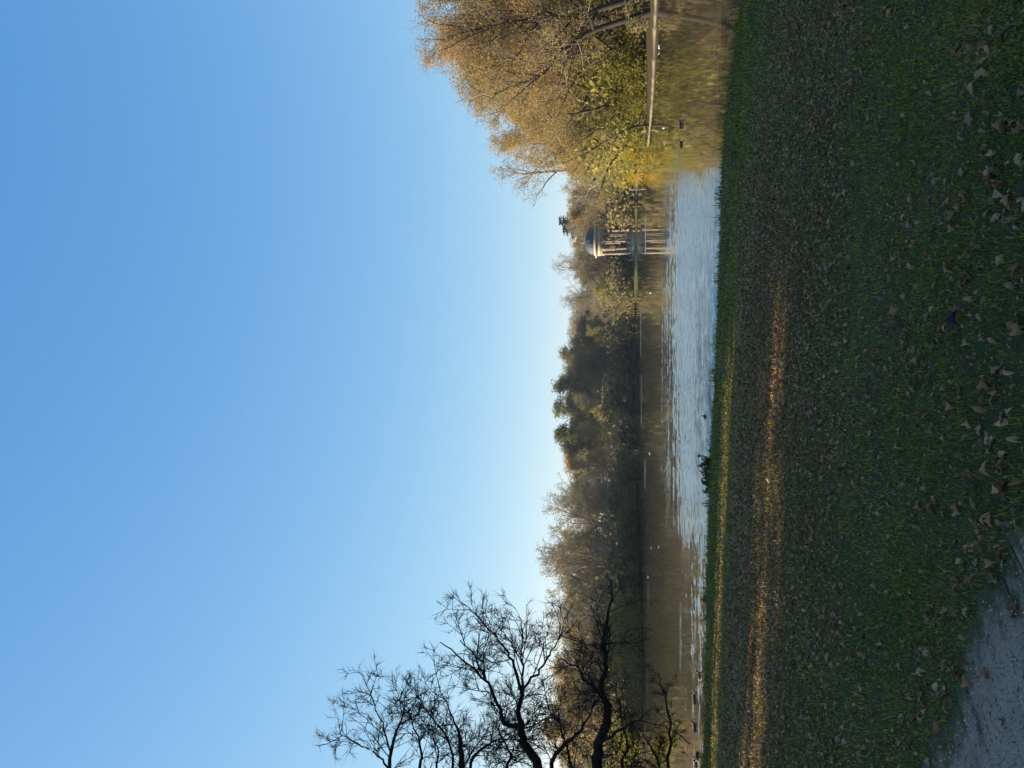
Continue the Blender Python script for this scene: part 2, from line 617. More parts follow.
# long wakes left by the birds
wake_segs = [(on_plane(681, 590), on_plane(680, 800), 0.9), (on_plane(686.5, 560), on_plane(685, 800), 0.45), (on_plane(695, 600), on_plane(693, 800), 0.5), (on_plane(700, 640), on_plane(698, 800), 0.7), (on_plane(679, 130), on_plane(681, 500), 0.9), (on_plane(641.2, 372), on_plane(641.2, 442), 3.0),
             (on_plane(645, 455), on_plane(645, 500), 3.0), (on_plane(648, 582), on_plane(648.5, 612), 3.0), (on_plane(682.5, 152), on_plane(683, 240), 0.5),
             (on_plane(645.5, 210), on_plane(645.5, 262), 3.0), (on_plane(701, 425), on_plane(701, 470), 0.5), (on_plane(640.5, 300), on_plane(640.8, 372), 3.0)]
for iw, (a, b, w) in enumerate(wake_segs):
    dx, dy = b[0] - a[0], b[1] - a[1]
    L = math.hypot(dx, dy)
    tx, ty = dx / L, dy / L
    al = g.math('ADD', g.math('MULTIPLY', g.math('SUBTRACT', X, float(a[0])), tx), g.math('MULTIPLY', g.math('SUBTRACT', Y, float(a[1])), ty))
    ac = g.math('ADD', g.math('MULTIPLY', g.math('SUBTRACT', X, float(a[0])), -ty), g.math('MULTIPLY', g.math('SUBTRACT', Y, float(a[1])), tx))
    ac = g.math('ABSOLUTE', g.math('ADD', ac, g.math('MULTIPLY', e, 1.2)))
    m = g.math('MULTIPLY', g.math('SUBTRACT', 1.0, sstep(ac, w * 0.4, w * 1.3)), g.math('MULTIPLY', sstep(al, -0.1, 1.0), g.math('SUBTRACT', 1.0, sstep(al, L * 0.7, L))))
    # the first four are broken streaks along the near bank, the rest are wakes
    if iw < 4:
        m = g.math('MULTIPLY', m, sstep(streak, 0.44, 0.58))
    amp = g.math('MAXIMUM', amp, g.math('MULTIPLY', m, 0.75 if iw < 4 else 1.25))
amp = g.math('ADD', g.math('MULTIPLY', amp, 0.20), 0.014)
w1 = g.noise(g.scaled(p, (1.6, 3.2, 1)), 1.0, 3, 0.6, out=1)
w2 = g.noise(g.scaled(p, (9, 14, 1)), 1.0, 2, 0.6, out=1)
mixw = g.mix(0.5, w1, w2)
sv = g.n('ShaderNodeSeparateColor')
g.l(mixw, sv.inputs[0])
nx = g.math('MULTIPLY', g.math('SUBTRACT', sv.outputs[0], 0.5), g.math('MULTIPLY', amp, 1.2))
# the ripples run before the breeze with their steep faces towards the near bank
ny = g.math('MULTIPLY', g.math('SUBTRACT', sv.outputs[1], g.math('ADD', 0.5, g.math('MULTIPLY', g.math('SUBTRACT', amp, 0.014), 0.55))), g.math('MULTIPLY', amp, 2.0))
cx = g.n('ShaderNodeCombineXYZ')
g.l(nx, cx.inputs[0])
g.l(ny, cx.inputs[1])
cx.inputs[2].default_value = 1.0
nv = g.n('ShaderNodeVectorMath', operation='NORMALIZE')
g.l(cx.outputs[0], nv.inputs[0])
M_water = g.done(g.principled((0.06, 0.05, 0.028), 0.02, 0.5, normal=nv.outputs[0], ior=1.333))
wv = [(-130, 4, 0), (130, 4, 0), (130, 330, 0), (-130, 330, 0)]
tag(link('lake_water', make_mesh('lake_water', wv, [[(0, 1, 2, 3)]], [M_water], [0])), kind='structure')

# ------------------------------------------------------------------ gravel path in the lower corner
pe = [on_plane(1060, 400, 1.05)[:2], on_plane(1024, 490, 1.05)[:2], on_plane(990, 560, 1.05)[:2], on_plane(950, 660, 1.05)[:2], on_plane(915, 768, 1.05)[:2], np.array([-4.2, 6.1]), np.array([-9.5, 9.6]), np.array([-18, 14.5])]
pe = np.array(pe)
rs = np.random.default_rng(5)
tt = np.linspace(0, len(pe) - 1, 170)
ed = np.stack([np.interp(tt, np.arange(len(pe)), pe[:, k]) for k in (0, 1)], -1)
ed[:, 1] += np.convolve(rs.normal(0, 0.09, 172), np.ones(3) / 3, 'valid') + 0.05 * np.sin(tt * 5.1)
V, Q = [], []
nrow = 12
for k in range(nrow):
    w = 2.6 * k / (nrow - 1)
    x, y = ed[:, 0] - 0.5 * w, ed[:, 1] - 0.85 * w
    V.append(np.stack([x, y, height(x, y) + 0.004 + 0.02 * min(1, k / 2)], -1))
V = np.concatenate(V)
n_ = len(tt)
i_ = (np.arange(nrow - 1)[:, None] * n_)
j_ = np.arange(n_ - 1)[None, :]
Q = np.stack([i_ + j_, i_ + n_ + j_, i_ + n_ + j_ + 1, i_ + j_ + 1], -1).reshape(-1, 4)
g = NT('path_gravel')
p = g.pos()
a = g.noise(p, 2.2, 5, 0.6)
b = g.noise(p, 60, 4, 0.75)
vor = g.n('ShaderNodeTexVoronoi')
g.l(p, vor.inputs['Vector'])
vor.inputs['Scale'].default_value = 85
c = g.mix(a, (0.54, 0.37, 0.25), (0.72, 0.51, 0.36))
damp = g.noise(g.scaled(p, (1, 1, 1)), 0.9, 5, 0.7)
c = g.mix(g.math('MULTIPLY', g.math('SUBTRACT', damp, 0.45, clamp=True), 4.0, clamp=True), c, (0.26, 0.19, 0.14))
c = g.mix(g.math('MULTIPLY', b, 0.8), c, (0.26, 0.19, 0.145))
pebble = g.math('GREATER_THAN', g.noise(p, 130, 2, 0.5), 0.68)
c = g.mix(g.math('MULTIPLY', pebble, 0.6), c, (0.42, 0.36, 0.30))
edg = g.attr('edge')
soil = g.math('SUBTRACT', 1.0, sstep_(g, g.math('ADD', edg, g.math('MULTIPLY', g.math('SUBTRACT', g.noise(p, 7.0, 5, 0.7), 0.5), 0.9)), 0.02, 0.34))
c = g.mix(soil, c, g.mix(b, (0.055, 0.058, 0.020), (0.15, 0.115, 0.06)))
M_path = g.done(g.principled(c, 0.9, 0.2, bump=g.math('ADD', b, g.math('MULTIPLY', vor.outputs[0], 0.6)), bstr=1.0, bdist=0.02))
pm_ = make_mesh('path', V, [Q], [M_path], [0], smooth=True)
ea = pm_.attributes.new('edge', 'FLOAT', 'POINT')
ea.data.foreach_set('value', np.repeat(2.6 * np.arange(nrow) / (nrow - 1), len(tt)).astype(np.float32))
tag(link('path', pm_), kind='structure')

# ------------------------------------------------------------------ grass and leaf litter on the near bank
rng = np.random.default_rng(11)


def scatter(r0, r1, dens, fn=None, half=0.56, loose=False):
    """points on the near bank between two distances, inside the wedge in front of the camera"""
    area = half * 2 * 0.5 * (r1 ** 2 - r0 ** 2) * 1.0
    n = int(area * dens)
    y = np.sqrt(rng.uniform(r0 ** 2, r1 ** 2, n))
    x = y * rng.uniform(-half, half, n)
    s = sdist(x, y)
    ok = s > 0.02
    pd = path_side(x, y)
    ok &= pd > (0.06 - rng.exponential(0.12, n) * rng.choice([-0.4, 1.0, 2.2], n) if not loose else np.where(rng.uniform(0, 1, n) < 0.22, -3.0, rng.normal(0, 0.1, n)))
    if fn is not None:
        ok &= rng.uniform(0, 1, n) < fn(x, y, s)
    x, y = x[ok], y[ok]
    return np.stack([x, y, height(x, y)], -1), s[ok]


def path_side(x, y):
    """positive on the lawn, negative on the path"""
    ye = np.interp(-x, -ed[:, 0], ed[:, 1])
    return (y - ye) * 0.85


def litter_at(x, y, s):
    r_ = x / np.maximum(y, 0.1)
    patch_ = 0.5 + 0.5 * wob(x * 0.55 + 2, y * 0.55)
    return np.clip(0.10 + 0.40 * patch_ + 0.62 * np.exp(-((s - 9.4) / 3.8) ** 2) * np.clip(0.9 - r_ * 1.4, 0.35, 1.2) - 0.28 * smooth01(-s, -5.0, -3.0), 0.03, 1)


gb = MB()


def blades(P, h, w, lean=0.6, tint=None):
    n = len(P)
    cl = wob(P[:, 0] * 7 + 2, P[:, 1] * 7) + 0.6 * wob(P[:, 0] * 19, P[:, 1] * 19 + 4)
    h = h * np.clip(0.85 + 0.55 * cl, 0.3, 1.9)
    a = rng.uniform(0, 2 * math.pi, n)
    side = np.stack([np.cos(a), np.sin(a), np.zeros(n)], -1)
    ln = np.stack([np.cos(a + 1.5 + rng.normal(0, .4, n)), np.sin(a + 1.5 + rng.normal(0, .4, n)), np.zeros(n)], -1) * (rng.uniform(0.1, lean, n) * h)[:, None]
    up = np.array([0, 0, 1.0])
    hh = h[:, None]
    b0, b1 = P - side * w[:, None], P + side * w[:, None]
    m0 = P + ln * 0.4 + up * hh * 0.6 - side * w[:, None] * 0.7
    m1 = P + ln * 0.4 + up * hh * 0.6 + side * w[:, None] * 0.7
    tp = P + ln + up * hh * 0.95
    V = np.stack([b0, b1, m1, m0, tp], 1).reshape(-1, 3)
    k = np.arange(n)[:, None] * 5
    gb.add(V, [k + np.array([[0, 1, 2, 3]]), k + np.array([[3, 2, 4]])], 0, np.repeat(rng.uniform(0, 1, n) if tint is None else tint, 5))


P, s = scatter(2.9, 5.5, 6200)
blades(P, rng.uniform(0.010, 0.034, len(P)), rng.uniform(0.0013, 0.0030, len(P)), 1.1)
P, s = scatter(5.5, 9.5, 1900)
blades(P, rng.uniform(0.012, 0.042, len(P)), rng.uniform(0.0022, 0.005, len(P)), 1.0)
P, s = scatter(9.5, 17, 330)
blades(P, rng.uniform(0.025, 0.07, len(P)), rng.uniform(0.005, 0.010, len(P)), 1.0)
P, s = scatter(15, 26, 170)
blades(P, rng.uniform(0.03, 0.08, len(P)), rng.uniform(0.007, 0.014, len(P)), 0.9)
# the longer fringe along the water
P, s = scatter(10, 26, 260, lambda x, y, s: np.where(s < 0.5, 1.0, 0.0) * (0.4 + 0.6 * (wob(x * 2, y * 2) > -0.2)))
blades(P, rng.uniform(0.05, 0.22, len(P)) * (0.6 + 0.6 * (wob(P[:, 0] * 1.7, P[:, 1]) > 0)), rng.uniform(0.006, 0.013, len(P)), 1.0)
# clover and other small broad leaves between the blades, in patches
for r0_, r1_, dn, sz_ in ((2.9, 5.5, 2600, 0.0085), (5.5, 10, 800, 0.011)):
    P, s = scatter(r0_, r1_, dn, lambda x, y, s: np.clip(0.15 + 0.9 * (wob(x * 1.9 + 7, y * 1.9) + 0.4 * wob(x * 6, y * 6)), 0, 1))
    P[:, 2] += rng.uniform(0.006, 0.03, len(P))
    leaves(gb, P, sz_, rng, 0, tint=rng.uniform(0.05, 0.55, len(P)), aspect=0.8, flat=1.6)
g = NT('grass_blade')
t = g.attr()
n1 = g.noise(g.pos(), 0.7, 3)
f = g.math('ADD', g.math('MULTIPLY', t, 0.6), g.math('MULTIPLY', n1, 0.5))
c = g.ramp(f, [(0.1, (0.045, 0.055, 0.016)), (0.4, (0.13, 0.145, 0.030)), (0.65, (0.26, 0.245, 0.045)), (0.85, (0.42, 0.34, 0.08)), (1.0, (0.58, 0.45, 0.2))])
dd = g.n('ShaderNodeBsdfDiffuse')
tr = g.n('ShaderNodeBsdfTranslucent')
g.l(c, dd.inputs[0])
g.l(c, tr.inputs[0])
ms = g.n('ShaderNodeMixShader')
ms.inputs[0].default_value = 0.3
g.l(dd.outputs[0], ms.inputs[1])
g.l(tr.outputs[0], ms.inputs[2])
M_blade = g.done(ms.outputs[0])
tag(link('lawn_grass', gb.mesh('lawn_grass', [M_blade])), 'short green grass covering the near bank of the lake', 'grass', kind='stuff')


def leaf_litter_mat(name, stops):
    g = NT(name)
    t = g.attr()
    oi = g.n('ShaderNodeObjectInfo').outputs['Random']
    vein = g.noise(g.obj(), 40, 3, 0.6)
    f = g.math('ADD', g.math('MULTIPLY', g.math('ADD', t, oi), 0.5), g.math('MULTIPLY', g.math('SUBTRACT', vein, 0.5), 0.35), clamp=True)
    return g.done(g.principled(g.ramp(f, stops), 0.7, 0.25))


LEAF_STOPS = [(0.0, (0.055, 0.024, 0.012)), (0.3, (0.19, 0.086, 0.040)), (0.6, (0.36, 0.18, 0.092)), (0.85, (0.54, 0.30, 0.165)), (1.0, (0.66, 0.40, 0.20))]
M_litter = leaf_litter_mat('fallen_leaf', LEAF_STOPS)

# leaf shapes: oblong blades with wavy lobed margins, curled
def leaf_shape(kind, rg):
    """unit long dry leaf along x: lobed margin, folded along its rib, crumpled; returns verts, quads"""
    n = 11
    xs = np.linspace(0, 1, n)
    if kind == 0:      # oak-like lobes
        w = 0.27 * np.sin(np.pi * xs ** 0.8) * (1 + 0.42 * np.cos(xs * 24)) + 0.012
    elif kind == 1:    # plain oval
        w = 0.24 * np.sin(np.pi * xs) ** 0.8 + 0.01
    else:              # broad, three lobed
        w = 0.40 * np.sin(np.pi * xs ** 0.7) * (1 + 0.38 * np.cos(xs * 15 + 1)) + 0.012
    curl = rg.uniform(-0.4, 1.8)
    roll = rg.uniform(0.2, 2.6) * (1 if rg.uniform() < 0.8 else -0.6)
    twist = rg.normal(0, 0.7)
    ph = rg.uniform(0, 6.28)
    V = []
    for x, ww in zip(xs, w):
        cz = 0.20 * math.sin(x * math.pi) * curl
        tw = twist * (x - 0.5)
        for sgn in (-1, -0.5, 0, 0.5, 1):
            rl = min(1.35, abs(roll) * abs(sgn)) * (1 if roll > 0 else -1)
            yy = ww * sgn * (math.sin(abs(rl)) / abs(rl) if abs(rl) > 0.05 else 1)
            z = cz + ww * (1 - math.cos(rl)) * (1 if roll > 0 else -1) * 0.9 + 0.03 * math.sin(x * 14 + ph + sgn * 2) * abs(sgn) + rg.normal(0, 0.014)
            V.append((x - 0.5, yy * math.cos(tw) - z * math.sin(tw) * 0.6, z * math.cos(tw) + yy * math.sin(tw)))
    V = np.array(V)
    V[:, 2] -= V[:, 2].min()
    V[:, 2] -= 0.08
    F_ = [(i * 5 + q, i * 5 + q + 1, i * 5 + q + 6, i * 5 + q + 5) for i in range(n - 1) for q in range(4)]
    return V, np.array(F_)


shapes = [leaf_shape(k % 3, np.random.default_rng(40 + k)) for k in range(15)]


def add_leaf(mb, P, size, rg, tint):
    V, Fq = shapes[rg.integers(len(shapes))]
    e_ = Euler((rg.normal(0, 0.45), rg.normal(0, 0.45), rg.uniform(0, 6.28)))
    M = np.array(e_.to_matrix()) * size
    mb.add(V @ M.T + P, [Fq], 0, tint)


# every leaf that shows large is an object of its own; the far and small ones are one litter
P1, s1_ = scatter(2.9, 6.5, 230, lambda x, y, s: np.clip(0.5 + 0.75 * wob(x * 0.9 + 5, y * 0.9), 0.12, 1) * 0.8, loose=True)
d1 = np.hypot(P1[:, 0], P1[:, 1])
o1 = np.argsort(d1 + rng.uniform(0, 1.2, len(d1)))
single, rest = P1[o1[:298]], P1[o1[298:]]
lb = MB()
for q in rest:
    add_leaf(lb, q + np.array([0, 0, 0.012]), 0.026 + 0.045 * rng.uniform(0, 1) ** 1.6, rng, rng.uniform(0, 1) ** 1.2)
P2, s2_ = scatter(6.5, 12.5, 480, litter_at)
for q in P2:
    add_leaf(lb, q + np.array([0, 0, 0.016]), 0.028 + 0.045 * rng.uniform(0, 1) ** 1.5, rng, rng.uniform(0, 1))
P3, s3_ = scatter(12.5, 22, 420, litter_at)
nn = len(P3)
# crumbs of broken leaves lie everywhere between the blades
for r0_, r1_, dn in ((2.9, 5.5, 260), (5.5, 11, 150)):
    Pc, sc0 = scatter(r0_, r1_, dn, loose=True)
    Pc[:, 2] += rng.uniform(0.004, 0.02, len(Pc))
    leaves(lb, Pc, 0.011, rng, 0, tint=rng.uniform(0, 0.9, len(Pc)), aspect=0.6, flat=1.0)
# far ones: simple bent leaves
a_ = rng.uniform(0, 6.28, nn)
sz = rng.uniform(0.016, 0.038, nn)[:, None]
dx = np.stack([np.cos(a_), np.sin(a_), rng.normal(0, 0.35, nn)], -1) * sz
dy = np.stack([-np.sin(a_), np.cos(a_), rng.normal(0, 0.35, nn)], -1) * sz * 0.6
c3 = P3 + np.array([0, 0, 0.018])
V3 = np.stack([c3 - dx, c3 - dy + [0, 0, .01], c3 + dx, c3 + dy + [0, 0, .01]], 1).reshape(-1, 3)
kq = np.arange(nn)[:, None] * 4
lb.add(V3, [kq + np.array([[0, 1, 2]]), kq + np.array([[0, 2, 3]])], 0, np.repeat(rng.uniform(0.2, 1, nn), 4))
tag(link('leaf_litter', lb.mesh('leaf_litter', [M_litter], True)), 'brown fallen leaves littering the grass bank towards the water', 'leaf litter', kind='stuff')

tones = [('curled dark brown fallen leaf lying in the shaded grass of the near bank', 'dark brown leaves fallen on the grass', 0.14),
         ('curled greyish mauve fallen leaf lying in the shaded grass of the near bank', 'greyish leaves fallen on the grass', 0.45),
         ('pale tan fallen leaf lying in the shaded grass of the near bank', 'pale tan leaves fallen on the grass', 0.75)]
protos = []
for ti, (lab, grp, tn) in enumerate(tones):
    for k in range(len(shapes)):
        V, Fq = shapes[k]
        protos.append((ti, make_mesh('fallen_leaf', V, [Fq], [M_litter], [0], np.full(len(V), tn * 0.9 + 0.05), True)))
for q in single:
    ti, me = protos[rng.choice(len(protos), p=np.repeat([0.55, 0.39, 0.06], 15) / 15)]
    o = link('fallen_leaf', me, loc=(q[0], q[1], q[2] + 0.014))
    sc_ = 0.034 + 0.062 * rng.uniform(0, 1) ** 1.6
    o.scale = (sc_, sc_, sc_)
    o.rotation_euler = (rng.normal(0, 0.3), rng.normal(0, 0.3), rng.uniform(0, 6.28))
    tag(o, tones[ti][0], 'leaf', tones[ti][1])
M_orange = leaf_litter_mat('orange_leaf', [(0.0, (0.12, 0.06, 0.03)), (0.6, (0.22, 0.115, 0.055)), (1.0, (0.28, 0.15, 0.07))])
q = on_plane(889, 312, 1.0)
V, Fq = shapes[2]
o = link('fallen_leaf', make_mesh('fallen_leaf', V, [Fq], [M_orange], [0], np.full(len(V), .7), True), loc=(q[0], q[1], ground_z(q[0], q[1]) + 0.02))
o.scale = (0.09, 0.09, 0.09)
o.rotation_euler = (0.5, -0.5, 1.9)
tag(o, 'single orange fallen leaf standing out in the middle of the shaded lawn', 'leaf')
M_blackleaf = leaf_litter_mat('black_leaf', [(0.0, (0.008, 0.008, 0.012)), (1.0, (0.02, 0.02, 0.03))])
q = on_plane(957, 317, 1.0)
V, Fq = shapes[5]
o = link('fallen_leaf', make_mesh('fallen_leaf', V, [Fq], [M_blackleaf], [0], np.full(len(V), .4), True), loc=(q[0], q[1], ground_z(q[0], q[1]) + 0.02))
o.scale = (0.10, 0.10, 0.10)
o.rotation_euler = (0.3, 0.2, 0.6)
tag(o, 'near black wet fallen leaf on the grass not far from the orange leaf', 'leaf')

# ------------------------------------------------------------------ loose gravel on the path
n_ = 60000
y = np.sqrt(rng.uniform(2.6 ** 2, 5.6 ** 2, n_))
x = y * rng.uniform(-0.56, -0.05, n_)
ok = path_side(x, y) < -0.10 - rng.exponential(0.12, n_)
x, y = x[ok], y[ok]
n_ = len(x)
r_ = 0.0016 + 0.0065 * rng.uniform(0, 1, n_) ** 5
C0 = np.stack([x, y, height(x, y) + 0.024 + r_ * 0.3], -1)
octa = np.array([(1, 0, 0), (-1, 0, 0), (0, 1, 0), (0, -1, 0), (0, 0, 0.7), (0, 0, -0.7)], float)
V = (C0[:, None, :] + octa[None] * rng.uniform(0.6, 1.4, (n_, 6, 1)) * r_[:, None, None]).reshape(-1, 3)
Ft = np.array([(0, 2, 4), (2, 1, 4), (1, 3, 4), (3, 0, 4), (2, 0, 5), (1, 2, 5), (3, 1, 5), (0, 3, 5)])
pb = MB()
pb.add(V, [(np.arange(n_)[:, None, None] * 6 + Ft[None]).reshape(-1, 3)], 0, np.repeat(rng.uniform(0, 1, n_), 6))
g = NT('gravel')
M_gravel = g.done(g.principled(g.ramp(g.attr(), [(0, (0.12, 0.09, 0.07)), (0.6, (0.38, 0.28, 0.21)), (1, (0.52, 0.39, 0.30))]), 0.85, 0.2))
tag(link('gravel', pb.mesh('gravel', [M_gravel], True)), 'loose grey gravel lying on the path in the corner', 'gravel', kind='stuff')

# ------------------------------------------------------------------ trees
def path_pts(rg, p, d, L, n, wander, trop):
    pts = [np.array(p, float)]
    d = np.array(d, float)
    d /= np.linalg.norm(d)
    st = L / n
    for _ in range(n):
        d = d + rg.normal(0, wander, 3)
        d[2] += trop
        d /= np.linalg.norm(d)
        pts.append(pts[-1] + d * st)
    return np.array(pts)


def side_dir(rg, d, ang):
    d = d / np.linalg.norm(d)
    r = np.cross(d, rg.normal(size=3))
    r /= np.linalg.norm(r) + 1e-9
    return d * math.cos(ang) + r * math.sin(ang)


def along(pts, t):
    k = t * (len(pts) - 1)
    i = min(int(k), len(pts) - 2)
    f = k - i
    return pts[i] * (1 - f) + pts[i + 1] * f, pts[i + 1] - pts[i]


def tree_geo(seed, H, r0, bare=0.28, spread=0.42, n1=13, n2=7, n3=5, fine=5, leaf_n=12, leaf_size=0.22, leaf_sig=0.35, lean=(0, 0),
             trunk_pts=None, up=0.10, droop=0.0, twig_r=0.02, fine_len=1.0, wander=0.10, keep=1.0, wood_mats=None):
    """returns (wood MB, crown MB); crown material 0 = twigs, 1 = leaves"""
    rg = np.random.default_rng(seed)
    wood, crown = MB(), MB()
    trunk = path_pts(rg, (0, 0, -0.3), (lean[0], lean[1], 1), H * 0.86, 9, 0.06, 0.05)
    if trunk_pts is not None:
        trunk = np.array(trunk_pts)
    trs = np.linspace(0, 1, len(trunk))
    trad = r0 * (1 - trs) ** 0.75 + 0.04 + r0 * 0.5 * np.exp(-trs * 22)
    tube(wood, trunk, trad, 8)
    S0, S1, R0, R1 = [], [], [], []
    tips, lushs = [], []
    f0, f1 = [], []
    for i in range(n1):
        t = bare + (0.99 - bare) * ((i + rg.uniform(0, 0.8)) / n1)
        p, d = along(trunk, t)
        u = (t - bare) / (1 - bare)
        L1 = H * spread * (0.55 + 0.75 * math.sqrt(max(0.02, 1 - ((u - 0.32) / 0.75) ** 2))) * rg.uniform(0.75, 1.15) * (1 - 0.45 * u)
        a = rg.uniform(0, 2 * math.pi)
        el = R(18 + 55 * u + rg.normal(0, 10))
        dd_ = np.array([math.cos(a) * math.cos(el) + lean[0] * 0.7, math.sin(a) * math.cos(el) + lean[1] * 0.7, math.sin(el)])
        b1 = path_pts(rg, p, dd_, L1, 7, wander * 1.3, up * 0.6 - droop * 0.5)
        rb = max(0.03, np.interp(t, trs, trad) * 0.55)
        rad1 = rb * (1 - np.linspace(0, 1, 8)) ** 0.8 + twig_r * 1.2
        tube(wood, b1, rad1, 5)
        for j in range(n2):
            t2 = 0.22 + 0.78 * (j + rg.uniform(0, 0.9)) / n2
            p2, d2 = along(b1, min(t2, 1))
            L2 = L1 * rg.uniform(0.28, 0.5) * (1.15 - 0.5 * t2)
            b2 = path_pts(rg, p2, side_dir(rg, d2, R(rg.uniform(28, 62))), L2, 4, wander * 1.6, up - droop)
            rr2 = np.linspace(max(twig_r * 1.3, rb * 0.28), twig_r, 5)
            lush = min(2.2, rg.gamma(1.6, 0.62))
            S0 += list(b2[:-1]); S1 += list(b2[1:]); R0 += list(rr2[:-1]); R1 += list(rr2[1:])
            for k in range(n3):
                t3 = 0.2 + 0.8 * (k + rg.uniform(0, 0.9)) / n3
                p3, d3 = along(b2, min(t3, 1))
                L3 = L2 * rg.uniform(0.3, 0.6) + 0.25
                b3 = path_pts(rg, p3, side_dir(rg, d3, R(rg.uniform(25, 65))), L3, 2, 0.15, up - droop * 1.4)
                S0 += list(b3[:-1]); S1 += list(b3[1:]); R0 += [twig_r * .8, twig_r * .6]; R1 += [twig_r * .6, twig_r * .35]
                for _ in range(fine):
                    q0, dq = along(b3, rg.uniform(0.1, 1))
                    q1 = q0 + side_dir(rg, dq, R(rg.uniform(15, 60))) * fine_len * rg.uniform(0.4, 1.0) + np.array([0, 0, up * 0.5 - droop]) * fine_len * 0.6
                    f0.append(q0); f1.append(q1)
                tips.append(b3[1]); tips.append(b3[2]); lushs += [lush, lush]
    S0, S1 = np.array(S0), np.array(S1)
    frusta(crown, S0, S1, np.array(R0), np.array(R1), 3, 0)
    if f0:
        slivers(crown, np.array(f0), np.array(f1), twig_r * 0.55, rg, 0)
    if leaf_n > 0:
        T = np.array(tips)
        # whole sprays stay bare here and there so that gaps show
        keepm = rg.uniform(0, 1, len(T)) < keep
        T = T[keepm]
        per = rg.poisson(leaf_n * 0.5 * np.array(lushs)[keepm])
        C = np.repeat(T, per, 0)
        C = C + rg.normal(0, leaf_sig, C.shape) * np.array([1, 1, 0.75])
        leaves(crown, C, leaf_size, rg, 1)
    return wood, crown


def conifer_geo(seed, H, r0, width=0.16, bare=0.08, tiers=26, per=9, leaf_size=0.28, droop=0.25, dens=14):
    rg = np.random.default_rng(seed)
    wood, crown = MB(), MB()
    trunk = path_pts(rg, (0, 0, -0.3), (0, 0, 1), H, 8, 0.01, 0.05)
    tube(wood, trunk, r0 * (1 - np.linspace(0, 1, 9)) + 0.02, 7)
    C, S0, S1 = [], [], []
    for i in range(tiers):
        t = bare + (1 - bare) * (i / tiers) ** 0.92
        L = H * width * (1 - t) ** 0.75 * rg.uniform(0.75, 1.15) + 0.25
        for k in range(per):
            a = rg.uniform(0, 2 * math.pi)
            p, _ = along(trunk, min(t + rg.normal(0, 0.008), 0.995))
            ll = L * rg.uniform(0.6, 1.1)
            q_ = p + np.array([math.cos(a) * ll, math.sin(a) * ll, -droop * ll + 0.1])
            S0.append(p); S1.append(q_)
            m = int(dens * (0.4 + ll / (H * width)))
            w = rg.uniform(0.15, 1, m) ** 0.8
            C.append(p + (q_ - p) * w[:, None] + rg.normal(0, 0.16, (m, 3)) * np.array([1, 1, 0.8]))
    frusta(crown, S0, S1, np.full(len(S0), 0.035), np.full(len(S0), 0.012), 3, 0)
    leaves(crown, np.concatenate(C), leaf_size, rg, 1, aspect=0.4)
    return wood, crown


def pine_geo(seed, H, r0, clumps=26, csize=1.5, n=110, leaf_size=0.24, base=0.5):
    """old pine: bare stem, flat tufted pads of needles on crooked limbs"""
    rg = np.random.default_rng(seed)
    wood, crown = MB(), MB()
    trunk = path_pts(rg, (0, 0, -0.3), (0.05, 0, 1), H * 0.93, 9, 0.05, 0.05)
    tube(wood, trunk, r0 * (1 - np.linspace(0, 1, 10)) ** 0.7 + 0.05, 7)
    C = []
    for i in range(clumps):
        t = base + (1 - base) * (i + rg.uniform(0, 1)) / clumps
        p, d = along(trunk, min(t, 0.995))
        a = rg.uniform(0, 6.28)
        L = H * 0.19 * (1.25 - 0.9 * (t - base) / (1 - base)) * rg.uniform(0.5, 1.15)
        b = path_pts(rg, p, (math.cos(a), math.sin(a), 0.28), L, 4, 0.16, 0.03)
        tube(wood, b, np.linspace(0.09, 0.03, 5), 4)
        for q_ in (b[2], b[4]):
            m = int(n * rg.uniform(0.5, 1.2))
            C.append(q_ + rg.normal(0, 1, (m, 3)) * np.array([csize * 0.5, csize * 0.5, csize * 0.24]) + np.array([0, 0, 0.2]))
    leaves(crown, np.concatenate(C), leaf_size, rg, 1, aspect=0.45)
    return wood, crown


def shrub_geo(seed, H, W, n=2600, leaf_size=0.2, stems=14, tmin=0.12, vz=1.0):
    rg = np.random.default_rng(seed)
    wood, crown = MB(), MB()
    C = []
    for i in range(stems):
        a = rg.uniform(0, 6.28)
        o = rg.uniform(0, min(0.55, 0.42 * W / H))
        b = path_pts(rg, (math.cos(a) * 0.2 * W, math.sin(a) * 0.2 * W, -0.2), (math.cos(a) * o, math.sin(a) * o, 1), H * rg.uniform(0.65, 1.05), 5, 0.13 if W > 0.5 * H else 0.05, 0.0 if W > 0.5 * H else 0.04)
        tube(wood, b, np.linspace(0.05, 0.015, 6), 4)
        m = n // stems
        t = rg.uniform(tmin, 1.0, m)
        k = t * 5
        i0 = np.minimum(k.astype(int), 4)
        base = b[i0] + (b[i0 + 1] - b[i0]) * (k - i0)[:, None]
        lump = rg.normal(0, 1, (6, 3)) * np.array([W * 0.2, W * 0.2, H * 0.09 * vz])
        C.append(base + lump[rg.integers(0, 6, m)] + rg.normal(0, 1, (m, 3)) * np.array([W * 0.09, W * 0.09, H * 0.06 * vz]))
    C = np.concatenate(C)
    C[:, 2] = np.maximum(C[:, 2], 0.05)
    leaves(crown, C, leaf_size, rg, 1)
    return wood, crown


class Kind:
    def __init__(self, name, H, geo, wood_mat, twig_mat, leaf_mat_, variants):
        self.name, self.H = name, H
        self.geos = [geo(v) for v in variants]
        self.mats = (wood_mat, twig_mat, leaf_mat_)
        self.me = [(w.mesh('trunk', [wood_mat], True), c.mesh('crown', [twig_mat, leaf_mat_])) for w, c in self.geos]
        self.first = {}


